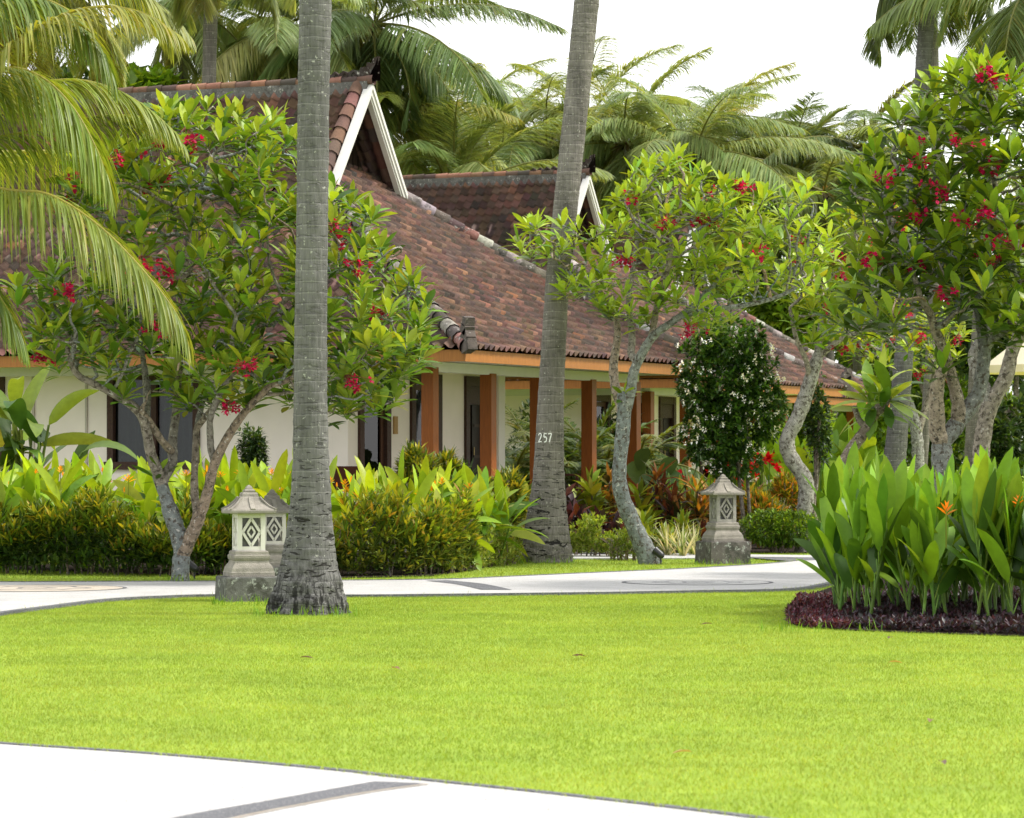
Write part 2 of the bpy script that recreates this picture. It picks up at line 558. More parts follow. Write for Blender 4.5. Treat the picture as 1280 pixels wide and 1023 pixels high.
GTRI = [G(985, 703.5), G(1040, 701.5), G(1040, 699.2), G(940, 698.2), G(935, 699)]
sheet('far_path_corner_band', GTRI, .0262, GREY, (.1, .1, .1))


def medallion(px, row, r, name):
    c = G(px, row)
    def ring(r0, r1, z, mat, c_, nm, lobes=0):
        m = Mesh()
        a = np.linspace(0, 2 * np.pi, 73)[:-1]
        k = 1 + (.10 * np.cos(lobes * a) if lobes else 0)
        o = np.stack([c[0] + r1 * k * np.cos(a), c[1] + r1 * k * np.sin(a), np.full(72, z)], 1)
        i = np.stack([c[0] + r0 * k * np.cos(a), c[1] + r0 * k * np.sin(a), np.full(72, z)], 1)
        n = 72
        m.add(np.concatenate([o, i]), [[q, (q + 1) % n, n + (q + 1) % n, n + q] for q in range(n)], c_)
        return m.build(nm, mat, kind='structure', smooth=False)
    ring(r - .05, r, .0262, GREY, (.1, .1, .1), name)
    ring(.02, r - .05, .0258, CREAM if px < 300 else WHITE, (.5, .4, .3), name + '_field')
    ring(r * .50, r * .56, .0266, GREY, (.1, .1, .1), name + '_flower', 6)
    ring(r * .16, r * .22, .0266, GREY, (.1, .1, .1), name + '_centre', 5)


medallion(45, 738, 1.05, 'path_medallion')
medallion(872, 730.5, .92, 'path_medallion')

# bare soil under the planting
bed_left = np.array([G(-300, 711), G(0, 713), G(200, 719), G(330, 722), G(430, 723.5), G(540, 721), G(590, 714), G(640, 703), G(665, 690), G(660, 676), G(300, 672), G(-300, 672)])
bed_mid = np.array([G(700, 690.5), G(830, 691.5), G(1000, 693), G(1040, 690), G(1040, 660), G(700, 655)])
bed_right = np.array([G(986, 778), G(1000, 784), G(1060, 789), G(1140, 792), G(1290, 797), G(1500, 805), G(1500, 722), G(1085, 724), G(1040, 735), G(995, 750)])
for p in (bed_left, bed_mid, bed_right):
    sheet('planting_soil', p, .012, SOIL, (.026, .020, .016))

# grass blades, thick near the lens, only where there is lawn
def grass(name, n, y0, y1, hgt, wid, side=1.5):
    u = rng.uniform(0, 1, n)
    y = np.sqrt(y0 ** 2 + u * (y1 ** 2 - y0 ** 2))
    x = rng.uniform(-1, 1, n) * y * .1524 * side
    xr, yr = x, y
    x, y = x + rng.normal(0, .02, n), y + rng.normal(0, .05, n)      # ragged edges
    bad = in_poly(x, y, front_poly) | in_poly(x, y, far_poly) | in_poly(x, y, bed_right) | in_poly(x, y, bed_left) | in_poly(x, y, bed_mid)
    x, y = xr[~bad], yr[~bad]
    n = len(x)
    ph = rng.uniform(0, 6.283, n)
    h = hgt * rng.uniform(.45, 1.2, n)
    w = wid * rng.uniform(.6, 1.3, n)
    lean = rng.normal(0, .55, (n, 2)) * h[:, None]
    b = np.stack([x, y, np.zeros(n)], 1)
    s = np.stack([np.cos(ph), np.sin(ph), np.zeros(n)], 1) * w[:, None] / 2
    t = b + np.concatenate([lean, h[:, None]], 1)
    v = np.stack([b - s, b + s, t], 1).reshape(-1, 3)
    patch = .5 + .2 * (np.sin(x * 1.7 + 1.3 * np.sin(y * .6)) + np.sin(y * 1.25 + 1.7 * np.sin(x * .9 + 2))) + .16 * np.sin(x * 6.3 + 2 * np.sin(y * 2.1)) * np.sin(y * 3.7 + 2 * np.sin(x * 3.1))
    def vnoise(sc, seed):
        g = np.random.default_rng(seed).uniform(-1, 1, (257, 257))
        u, w = x / sc + 500, y / sc
        i, j = np.floor(u).astype(int) % 256, np.floor(w).astype(int) % 256
        a, b_ = u % 1, w % 1
        return (g[i, j] * (1 - a) + g[i + 1, j] * a) * (1 - b_) + (g[i, j + 1] * (1 - a) + g[i + 1, j + 1] * a) * b_
    tone = vnoise(.9, 1) * .10 + vnoise(.22, 2) * .10 + vnoise(.07, 3) * .09
    patch = patch + vnoise(1.6, 4) * .3 + vnoise(.3, 5) * .3
    # worn streaks across the lawn
    patch = np.clip(patch + .15 * np.sin(y * 2.9 + .5 * np.sin(x * 1.3)) + rng.normal(0, .22, n), 0, 1)[:, None]
    c = GREEN2 * (1 - patch) + GREEN * patch
    dry = (rng.uniform(0, 1, n) < .05 + .22 * patch[:, 0] ** 2)[:, None]
    c = np.where(dry, YELLOW, c) * np.exp(rng.normal(0, .13, (n, 1)) + tone[:, None])
    m = Mesh()
    m.add(v, np.arange(3 * n).reshape(-1, 3), c)
    m.build(name, GRASS, kind='stuff', smooth=False)


grass('lawn_grass', NGRASS, 13.2, 38.5, .023, .0046)
grass('verge_grass', NGRASS // 6, 38.5, 56, .034, .008, 1.1)
# longer tufts where the mower cannot reach: foot of the trunk and of the pedestals
m = Mesh()
for (px, row, w, k) in ((312, 757, .34, 120), (385, 771, .5, 90), (682, 706, .36, 90), (905, 707, .4, 70), (225, 729, .2, 40), (1020, 790, .5, 60)):
    c = G(px, row)
    a = rng.uniform(-np.pi, 0, k)
    pts = c + np.stack([np.cos(a) * w * rng.uniform(.9, 1.15, k), np.sin(a) * w * .35 * rng.uniform(.6, 1.2, k), np.zeros(k)], 1)
    leaves(m, pts, np.stack([rng.normal(0, .35, k), rng.normal(0, .35, k), np.ones(k)], 1), rng.uniform(.06, .16, k), .008, .5, jitter((.14, .27, .02), k), n=2, flat=True, prof='strap')
for edge, k, hh in ((fe, 1500, .045), (low[:70], 1600, .055), (up[:60], 900, .055)):
    q = edge[rng.integers(0, len(edge) - 1, k)]
    i = rng.integers(0, len(edge) - 1, k)
    w = rng.uniform(0, 1, (k, 1))
    q = edge[i] * (1 - w) + edge[i + 1] * w + rng.normal(0, .012, (k, 3)) * [1, 1, 0]
    q[:, 2] = 0
    d_ = np.stack([rng.normal(0, .5, k), rng.normal(0, .5, k), np.ones(k)], 1)
    leaves(m, q, d_, hh * rng.uniform(.5, 1.5, k), .006, .9, jitter(GREEN, k), n=2, flat=True, prof='strap')
m.build('grass_tufts', GRASS, kind='stuff')
# fallen leaves on the lawn
for (px, row, tint) in ((727, 662, 0), (490, 835, 0), (715, 820, 1), (890, 780, 1), (1175, 952, 1), (865, 940, 2), (1110, 828, 2), (1115, 797, 1), (375, 822, 1), (1165, 900, 0)):
    if row < 700: row = 819
    c = G(px, row, .03)
    mm = Mesh()
    a = rng.uniform(0, 6.28)
    leaves(mm, c, [[math.cos(a), math.sin(a), .15]], .11, .04, .4, [[.20, .10, .05], [.11, .06, .04], [.34, .24, .09]][tint], n=4, fold=.5)
    mm.build('fallen_leaf', LEAF, origin=c, label='small dry fallen leaf curled up on the mown lawn', cat='leaf', group='dry leaves fallen on the lawn')


# ================================================================ bungalow
HB, HA = 11.3, 20.0            # plan along the veranda end and along the ridge
ZE, ZG, ZR = 3.24, 6.23, 8.10  # eave, foot of the gable, ridge
GX, GY = 4.17, 4.495           # gable foot from the two eaves
ROT = math.radians(66.3)
DARKW = (.055, .024, .015)
POSTC = (.25, .074, .013)
FASC = (.33, .135, .034)


def zprof(s):
    return ZE + (ZG - ZE) * (s - .16 * s * (1 - s))


TPAL = np.array([(.098, .060, .052), (.080, .053, .048), (.125, .072, .060), (.062, .047, .044), (.18, .095, .072), (.20, .115, .088), (.22, .105, .065)])
TPAL = TPAL * [1.36, 1.32, 1.18]
TWT = [.38, .28, .19, .115, .02, .010, .005]


def tiles(m, origin, du, ds_of, lo, hi, ulen, slen, nrm, tw=.205, course=.235, spoil=0.0):
    """pantiles: ds_of(s)->point at u=0 for slope fraction s, du unit vector along the eave, lo/hi(s) give the u limits"""
    nc = int(math.ceil(slen / course))
    nt_ = int(math.ceil(ulen / tw))
    K = 6
    ph = np.arange(K) / K
    wave = .050 * np.where(ph < .62, -np.sin(np.pi * ph / .62) * .75, np.sin(np.pi * (ph - .62) / .38))   # wide trough, narrow roll
    us = (np.arange(nt_)[:, None] + ph[None]).ravel() * tw
    us = np.append(us, nt_ * tw)
    hw = np.append(np.tile(wave, nt_), wave[0])
    rows = []
    for i in range(nc):
        rows += [(i / nc, .048, i), ((i + 1) / nc, .0, i)]
    V = []
    sag = rng.normal(0, .006, (nc, nt_))
    shift = rng.normal(0, .012, nc)
    for s, lift, i in rows:
        b = ds_of(s)
        u = np.clip(us + shift[i], lo(s), hi(s))
        tj = np.append(np.repeat(sag[i], K), sag[i][-1])
        V.append(b[None] + u[:, None] * du[None] + (hw + lift + tj)[:, None] * nrm(s)[None])
    n = len(us)
    V = np.concatenate(V)
    fs, cs = [], []
    cell = pick(TPAL, nc * nt_, TWT, .12).reshape(nc, nt_, 3)
    if spoil:
        cell *= np.exp(rng.normal(0, spoil, (nc, 1, 1)))
    for r in range(len(rows) - 1):
        k = np.arange(n - 1)
        ok = (np.clip(us[1:], lo(rows[r][0]), hi(rows[r][0])) - np.clip(us[:-1], lo(rows[r][0]), hi(rows[r][0])) > 1e-6) | (np.clip(us[1:], lo(rows[r + 1][0]), hi(rows[r + 1][0])) - np.clip(us[:-1], lo(rows[r + 1][0]), hi(rows[r + 1][0])) > 1e-6)
        k = k[ok]
        fs.append(np.stack([r * n + k, r * n + k + 1, (r + 1) * n + k + 1, (r + 1) * n + k], 1))
        i = rows[r + 1][2] if r % 2 else rows[r][2]
        cs.append(cell[i][np.minimum(k // K, nt_ - 1)] * (.75 if r % 2 else 1))  # risers tinted darker: shade at each course step is painted in
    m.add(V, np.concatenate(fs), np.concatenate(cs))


def cap_tiles(m, pts, r, c_pal, wts=None, step=.30):
    """row of overlapping half-round cap tiles along a line"""
    pts = np.asarray(pts, float)
    d = np.concatenate([[0], np.cumsum(np.linalg.norm(np.diff(pts, axis=0), axis=1))])
    n = max(1, int(d[-1] / step))
    for i in range(n):
        q = [np.array([np.interp(x, d, pts[:, k]) for k in range(3)]) for x in (i * d[-1] / n, (i + 1.12) * d[-1] / n)]
        tube(m, q, [r * 1.12 * rng.uniform(.95, 1.06), r * .9], 10, pick(c_pal, 1, wts)[0])


def build_house():
    E = np.array([(602 - CX) / F * 52.4 * 0 - .70, 52.4, 0])
    h = thing('bungalow', 'cream bungalow with brown tiled roof and orange veranda posts, nearest of the bungalows', 'house', tuple(E), 'tiled bungalows', ROT)
    ctr = HB / 2
    # --- tiled slopes
    m = Mesh()
    up = lambda ax: (lambda s: unit(np.array([-.45, 0, 1.0]) if ax == 'x' else np.array([0, -.45, 1.0])))
    # veranda end slope, running on a little way under the open gable
    SM = 1.17
    ds = lambda s: np.array([0, GY * s * SM, zprof(s * SM)])
    tiles(m, None, np.array([1.0, 0, 0]), ds, lambda s: min(GX * s * SM, GX), lambda s: max(HB - GX * s * SM, HB - GX), HB, 6.3, up('y'))
    # long slope towards the garden and its twin at the back
    ds = lambda s: np.array([GX * s, 0, zprof(s)])
    tiles(m, None, np.array([0, 1.0, 0]), ds, lambda s: GY * s, lambda s: HA - GY * s, HA, 5.2, up('x'))
    ds = lambda s: np.array([HB - GX * s, 0, zprof(s)])
    tiles(m, None, np.array([0, 1.0, 0]), ds, lambda s: GY * s, lambda s: HA - GY * s, HA, 5.2, lambda s: unit(np.array([.45, 0, 1.0])))
    ds = lambda s: np.array([0, HA - GY * s, zprof(s)])
    tiles(m, None, np.array([1.0, 0, 0]), ds, lambda s: GX * s, lambda s: HB - GX * s, HB, 5.4, lambda s: unit(np.array([0, .45, 1.0])))
    # steep upper slopes
    Y0, Y1 = GY + .13, HA - GY - .13
    for sg in (1, -1):
        ds = lambda s, sg=sg: np.array([(GX - .10) + (ctr - GX + .10) * s if sg > 0 else HB - (GX - .10) - (ctr - GX + .10) * s, 0, ZG - .05 + (ZR - ZG + .05) * s])
        tiles(m, None, np.array([0, 1.0, 0]), ds, lambda s: Y0, lambda s: Y1, HA, 2.4, lambda s, sg=sg: unit(np.array([-1.2 * sg, 0, 1.0])), course=.225)
    roof = m.build('roof', TILE, h)
    # --- mortar lined hips, ridge, verge
    LICH = np.array([(.13, .115, .10), (.28, .26, .24), (.075, .06, .052), (.20, .11, .085)])
    for (x0, y0, sx, sy) in ((0, 0, 1, 1), (HB, 0, -1, 1), (0, HA, 1, -1), (HB, HA, -1, -1)):
        pts = [(x0 + sx * GX * s, y0 + sy * GY * s, zprof(s) + .05) for s in np.linspace(0.0, 1, 12)]
        m = Mesh()
        cap_tiles(m, pts, .12, LICH, [.4, .25, .2, .15])
        m.build('hip_cap', MORTAR, roof)
    m = Mesh()
    box(m, (ctr - .085, GY - .02, ZR - .16), (ctr + .085, HA - GY + .02, ZR + .10), (.13, .125, .118))
    m.build('ridge_band', MORTAR, roof, smooth=False)
    m = Mesh()
    cap_tiles(m, [(ctr, GY - .12, ZR + .13), (ctr, HA - GY + .12, ZR + .13)], .085, TPAL, [.3, .1, .2, .1, .2, .1, 0])
    m.build('ridge_cap', TILE, roof)
    for yy in (Y0 + .06, Y1 - .06):
        for sg in (1, -1):
            pts = [(ctr - sg * (ctr - GX + .13) * q, yy, ZR + .06 - (ZR - ZG + .14) * q) for q in (0, .33, .66, 1)][::-1]
            m = Mesh()
            cap_tiles(m, pts, .115, TPAL, [.35, .2, .35, .1, 0, 0, 0], .26)
            m.build('verge_cap', TILE, roof)
    # --- carved crest with an upturned horn at each end of the ridge
    for yy, sg in ((GY - .05, 1), (HA - GY + .05, -1)):
        prof_ = [(.02, .12), (-.04, .27), (-.12, .40), (-.17, .53), (-.07, .50), (-.04, .42), (.05, .43), (.06, .36), (.17, .35), (.20, .29), (.33, .32), (.42, .27)]
        for i in range(6):
            prof_ += [(.52 + .17 * i, .31 - .010 * i), (.60 + .17 * i, .24 - .010 * i)]
        prof_ += [(1.62, .16)]
        pts = [(x, z) for x, z in prof_]
        m = Mesh()
        n = len(pts)
        a = np.array([(ctr - .05, yy + sg * x, ZR + z) for x, z in pts] + [(ctr - .05, yy + sg * x, ZR + .11) for x, z in pts])
        b = a + [.10, 0, 0]
        v = np.concatenate([a, b])
        N2 = 2 * n
        f = []
        for i in range(n - 1):
            f += [[i, i + 1, n + i + 1, n + i], [N2 + i + 1, N2 + i, N2 + n + i, N2 + n + i + 1], [i + 1, i, N2 + i, N2 + i + 1]]
        m.add(v, np.array(f), (.045, .034, .030))
        for i in range(7):
            tube(m, [(ctr - .075, yy + sg * (.30 + .17 * i), ZR + .22 - .01 * i), (ctr + .075, yy + sg * (.30 + .17 * i), ZR + .22 - .01 * i)], .05, 8, (.06, .042, .036))
        m.build('ridge_crest', MORTAR, roof, smooth=False)
    # upturned antefix on the eave corner
    for (x0, y0, sx, sy) in ((0, 0, 1, 1), (HB, 0, -1, 1)):
        m = Mesh()
        d = unit(np.array([sx * GX, sy * GY, 0]))
        p = np.array([x0, y0, ZE + .02])
        prof_ = [(-.10, -.06, .13), (-.06, .10, .15), (.02, .22, .12), (-.04, .34, .09), (-.07, .46, .04)]
        for a, b in zip(prof_[:-1], prof_[1:]):
            bar(m, p + d * a[0] + [0, 0, a[1]], p + d * b[0] + [0, 0, b[1] + .02], (a[2] + b[2]), .16, (.12, .10, .09), up=(d[1], -d[0], 0))
        m.build('eave_finial', MORTAR, roof, smooth=False)
    # --- white barge boards in two steps, dark gable recess
    for yy, sg in ((GY, 1), (HA - GY, -1)):
        for side in (1, -1):
            m = Mesh()
            top = np.array([ctr, yy, ZR + .07])
            bot = np.array([ctr - side * (ctr - GX + .06), yy, ZG - .06])
            d = unit(bot - top)
            nin = unit(np.array([-d[2] * np.sign(d[0]) * -1, 0, 0])) * 0 + np.array([side * abs(d[2]), 0, -abs(d[0])])
            for k, (off, w, dep) in enumerate(((.0, .062, .10), (.065, .066, .075), (.134, .034, .05))):
                # mitred at the apex on the centre line, cut level at the foot
                def quad(o):
                    t = top + nin * o
                    t = t + d * ((ctr - t[0]) / d[0])
                    return t, bot + nin * o
                t0, b0 = quad(off); t1, b1 = quad(off + w)
                fy = np.array([0, -sg * dep, 0])
                by = np.array([0, sg * .05, 0])
                v = [t0 + fy, t1 + fy, b1 + fy, b0 + fy, t0 + by, t1 + by, b1 + by, b0 + by]
                m.add(v, [[0, 1, 2, 3], [7, 6, 5, 4], [0, 4, 5, 1], [1, 5, 6, 2], [2, 6, 7, 3], [3, 7, 4, 0]], (.60, .59, .56))
            m.build('barge_board', PAINTED, h, smooth=False)
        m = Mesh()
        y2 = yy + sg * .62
        m.add([(GX, y2, ZG - .6), (HB - GX, y2, ZG - .6), (HB - GX, y2, ZG), (ctr, y2, ZR - .05), (GX, y2, ZG)], [[0, 1, 2, 3, 4]], (.028, .018, .014))  # near-black colour carries the shade inside the open gable
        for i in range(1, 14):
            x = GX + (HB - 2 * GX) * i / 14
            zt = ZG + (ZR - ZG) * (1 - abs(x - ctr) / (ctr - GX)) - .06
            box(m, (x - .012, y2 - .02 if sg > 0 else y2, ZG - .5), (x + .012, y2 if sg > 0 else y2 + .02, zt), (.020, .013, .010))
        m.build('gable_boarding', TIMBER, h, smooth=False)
    # --- fascia ring, soffit
    m = Mesh()
    o = .06
    for lo, hi in (((o, o, 3.05), (HB - o, o + .04, 3.235)), ((o, HA - o - .04, 3.05), (HB - o, HA - o, 3.235)), ((o, o + .042, 3.05), (o + .04, HA - o - .042, 3.235)), ((HB - o - .04, o + .042, 3.05), (HB - o, HA - o - .042, 3.235))):
        box(m, lo, hi, FASC)
    m.build('fascia', TIMBER, h, smooth=False)
    m = Mesh()
    box(m, (o + .05, o + .05, 3.10), (HB - o - .05, HA - o - .05, 3.13), (.72, .70, .66))
    m.build('soffit', PAINTED, h, smooth=False)
    # --- plinth
    m = Mesh()
    box(m, (.75, .75, -.05), (HB - .75, HA - .75, .60), (.30, .27, .24))
    m.build('veranda_floor', MORTAR, h, smooth=False)
    # --- posts with beam
    m = Mesh()
    for lo, hi in (((1.13, 1.13, 2.93), (HB - 1.13, 1.27, 3.09)), ((1.13, 1.275, 2.93), (1.27, HA - 1.13, 3.09))):
        box(m, lo, hi, (.68, .66, .62))
    m.build('veranda_beam', PAINTED, h, smooth=False)
    for i, L in enumerate((0, 2.29, 4.38, 6.7, 8.86)):
        m = Mesh()
        x = 1.2 + L
        box(m, (x - .105, 1.095, .60), (x + .105, 1.305, 2.95 if i else 3.0), POSTC)
        box(m, (x - .14, 1.06, .58), (x + .14, 1.34, .72), (.20, .05, .016))
        m.build('veranda_post', TIMBER, h, smooth=False)
    # --- rooms
    WX, WY, WE = 1.86, 3.0, 8.15
    CREAMW = (.88, .80, .72)
    holes_b = [(2.22, 3.40, .85, 3.0), (4.22, 5.45, .85, 3.0), (6.46, 7.50, .60, 3.0)]
    holes_a = [(5.77, 7.55, 1.42, 3.0), (9.6, 11.3, 1.42, 3.0)]
    m = Mesh()
    t = .14

    def wall_with_holes(axis, fixed, a0, a1, holes):
        edges = sorted({a0, a1, *[h_[0] for h_ in holes], *[h_[1] for h_ in holes]})
        for e0, e1 in zip(edges[:-1], edges[1:]):
            hole = next((h_ for h_ in holes if h_[0] <= e0 and e1 <= h_[1]), None)
            for z0, z1 in ([(.55, 3.10)] if hole is None else [(.55, hole[2]), (hole[3], 3.10)]):
                if z1 - z0 > .01:
                    if axis == 'x': box(m, (e0, fixed, z0), (e1, fixed + t, z1), CREAMW)
                    else: box(m, (fixed, e0, z0), (fixed + t, e1, z1), CREAMW)
    wall_with_holes('x', WY, WX + t, WE - .28, holes_b)
    wall_with_holes('y', WX, WY, HA - 3, holes_a)
    box(m, (WE - .275, WY - .05, .55), (WE, WY + .30, 3.10), (.82, .78, .71))
    box(m, (WE - t, WY + .31, .55), (WE - .002, HA - 3, 3.10), CREAMW)
    box(m, (WX + t, HA - 3 - t, .55), (WE - t - .005, HA - 3 - .004, 3.10), CREAMW)
    m.build('wall', PLASTER, h, smooth=False)
    m = Mesh()
    box(m, (WX - .025, WY + .30, .60), (WX - .002, HA - 3.1, .74), (.33, .30, .27))
    box(m, (WX - .03, 9.0, .74), (WX - .002, 9.05, 3.08), (.48, .44, .38))
    box(m, (WX - .03, 7.95, .74), (WX - .002, 7.99, 3.08), (.48, .44, .38))
    m.build('wall_trim', PLASTER, h, smooth=False)

    def opening(axis, fixed, a0, a1, z0, z1, kind, mull):
        def bx(mm, p0, p1, q0, q1, r0, r1, c):       # along, depth (outwards negative), height
            if axis == 'x': box(mm, (p0, fixed + q0, r0), (p1, fixed + q1, r1), c)
            else: box(mm, (fixed + q0, p0, r0), (fixed + q1, p1, r1), c)
        fw = .16 if axis == 'x' else .12
        m = Mesh()
        bx(m, a0, a0 + fw, -.05, .10, z0, z1, DARKW)
        bx(m, a1 - fw, a1, -.05, .10, z0, z1, DARKW)
        bx(m, a0 + fw, a1 - fw, -.045, .10, z1 - fw * 1.1, z1, DARKW)
        if kind == 'window':
            bx(m, a0 - .04, a1 + .04, -.09, .10, z0 - .07, z0 + .06, DARKW)
            for q in mull:
                bx(m, q - .05, q + .05, -.02, .08, z0 + .065, z1 - fw * 1.1, DARKW)
        fr = m.build('window' if kind == 'window' else 'door', CARVED, h, smooth=False)
        m = Mesh()
        if kind == 'window':
            if axis == 'x':                              # inner sash
                for (p0, p1, r0, r1) in ((a0 + fw + .005, a0 + fw + .10, z0 + .07, z1 - .19), (a1 - fw - .10, a1 - fw - .005, z0 + .07, z1 - .19), (a0 + fw + .105, a1 - fw - .105, z1 - .29, z1 - .19), (a0 + fw + .105, a1 - fw - .105, z0 + .07, z0 + .19)):
                    bx(m, p0, p1, .02, .07, r0, r1, (.085, .038, .022))
                m.build('sash', TIMBER, fr, smooth=False)
                m = Mesh()
            bx(m, a0 + fw, a1 - fw, .040, .046, z0 + .06, z1 - fw, (.5, .5, .5))
            m.build('pane', GLASS, fr, smooth=False)
            m = Mesh()
            n = 90
            s = np.linspace(a0 + fw * .6, a1 - fw * .6, n)
            dd = .12 + .035 * np.sin(s * 42 + 2 * np.sin(s * 5))
            bot = np.stack([s, fixed + dd, np.full(n, z0)], 1) if axis == 'x' else np.stack([fixed + dd, s, np.full(n, z0)], 1)
            top = bot + [0, 0, z1 - z0]
            i = np.arange(n - 1)
            i = i[(s[:-1] < a0 + (a1 - a0) * .46) | (s[:-1] > a0 + (a1 - a0) * (.50 if axis == 'y' else .78))]
            m.add(np.concatenate([bot, top]), np.stack([i, i + 1, n + i + 1, n + i], 1), (.50, .50, .48))
            m.build('curtain', CLOTH, fr)
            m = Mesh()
            bx(m, a0, a1, .85, .87, z0 - .1, z1, (.02, .018, .016))  # near-black sheet stands in for the shade inside the room
            m.build('room_shade_sheet', CLOTH, fr, smooth=False)
        else:
            bx(m, a0 + fw + .004, a1 - fw - .004, -.02, .08, z1 - .50, z1 - fw * 1.1 - .004, DARKW)
            m.build('carved_panel', CARVED, fr, smooth=False)
            m = Mesh()
            bx(m, a0 + fw + .005, a0 + fw + .10, .02, .06, z0, z1 - .505, (.03, .016, .012))
            bx(m, a0 + fw + .3, a1 - fw - .005, .05, .09, z0, z1 - .505, (.022, .013, .010))
            for r0 in (z0 + .25, z0 + .95, z0 + 1.5):
                bx(m, a0 + fw + .36, a1 - fw - .06, .035, .049, r0, r0 + .05, (.05, .03, .02))
            bx(m, a0 + fw + .005, a1 - fw - .005, .7, .72, z0, z1 - .505, (.012, .010, .009))  # near-black panel behind the leaf stands in for the dark room
            d = m.build('door_leaf_and_room_shade', TIMBER, fr, smooth=False)
            m = Mesh()
            tube(m, [(a0 + fw + .34, fixed + .03, z0 + 1.0), (a0 + fw + .34, fixed + .03, z0 + 1.14)], .012, 6, (.5, .35, .12))
            m.build('handle', METAL, fr)
    opening('x', WY, *holes_b[0], 'window', [])
    opening('x', WY, *holes_b[1], 'window', [])
    opening('x', WY, *holes_b[2], 'door', [])
    opening('y', WX, *holes_a[0], 'window', [6.66])
    opening('y', WX, *holes_a[1], 'window', [10.45])
    m = Mesh()
    box(m, (3.56, WY - .03, 1.95), (3.70, WY - .002, 2.25), (.42, .25, .08))
    m.build('wall_plaque', TIMBER, h, smooth=False)
    m = Mesh()
    tube(m, [(7.70, WY - .03, 1.85), (7.70, WY - .03, 2.0)], .035, 8, (.40, .25, .08))
    m.build('wall_lamp', METAL, h)
    return h


H1 = build_house()
AV, BV = np.array([-.9157, .4019, 0]), np.array([.4019, .9157, 0])
for (da, db_, lab) in ((3.69, 19.03, 'cream bungalow with brown tiled roof, second along, standing behind the white-flowering shrub'),
                       (7.55, 36.3, 'third tiled bungalow, farthest back, mostly hidden behind the flowering frangipani')):
    h2 = copy_tree(H1)
    h2.location = np.array(H1.location) + AV * da + BV * db_
    h2['label'] = lab

# ================================================================ veranda furniture
def rot_pts(c, yaw):
    R_ = np.array([[math.cos(yaw), -math.sin(yaw), 0], [math.sin(yaw), math.cos(yaw), 0], [0, 0, 1]])
    return lambda p: np.asarray(c) + R_ @ np.asarray(p, float)


def chair(c, yaw, label):
    t = thing('veranda_chair', label, 'chair', c)
    g = rot_pts(c, yaw)
    wood = (.085, .030, .018)
    def bb(m, a, b):
        a, b = np.asarray(a, float), np.asarray(b, float)
        d = b - a
        block(m, g(a), g(a + [d[0], 0, 0]) - g(a), g(a + [0, d[1], 0]) - g(a), (0, 0, d[2]), wood)
    m = Mesh(); bb(m, (-.27, -.26, .40), (.27, .26, .45)); m.build('seat', TIMBER, t, c, False)
    m = Mesh()
    block(m, g((-.27, .22, .45)), g((.54, 0, 0)) - np.array(c), g((0, .035, 0)) - np.array(c), g((0, .12, .36)) - np.array(c), wood)
    m.build('backrest', TIMBER, t, c, False)
    for sx in (-1, 1):
        m = Mesh(); bb(m, (sx * .29 - .025, -.26, .62), (sx * .29 + .025, .30, .66)); m.build('armrest', TIMBER, t, c, False)
        for y in (-.24, .22):
            m = Mesh(); bb(m, (sx * .29 - .025, y - .025, 0), (sx * .29 + .025, y + .025, .62)); m.build('leg', TIMBER, t, c, False)
    return t


pc = P(429, 640, 54.6); pc[2] = .60
chair(tuple(pc), math.radians(185), 'brown wooden veranda chair by the carved window, its back above the hedge')
pc = P(708, 640, 61.5); pc[2] = .60
chair(tuple(pc), math.radians(80), 'brown wooden chair on the open veranda behind the numbered palm')

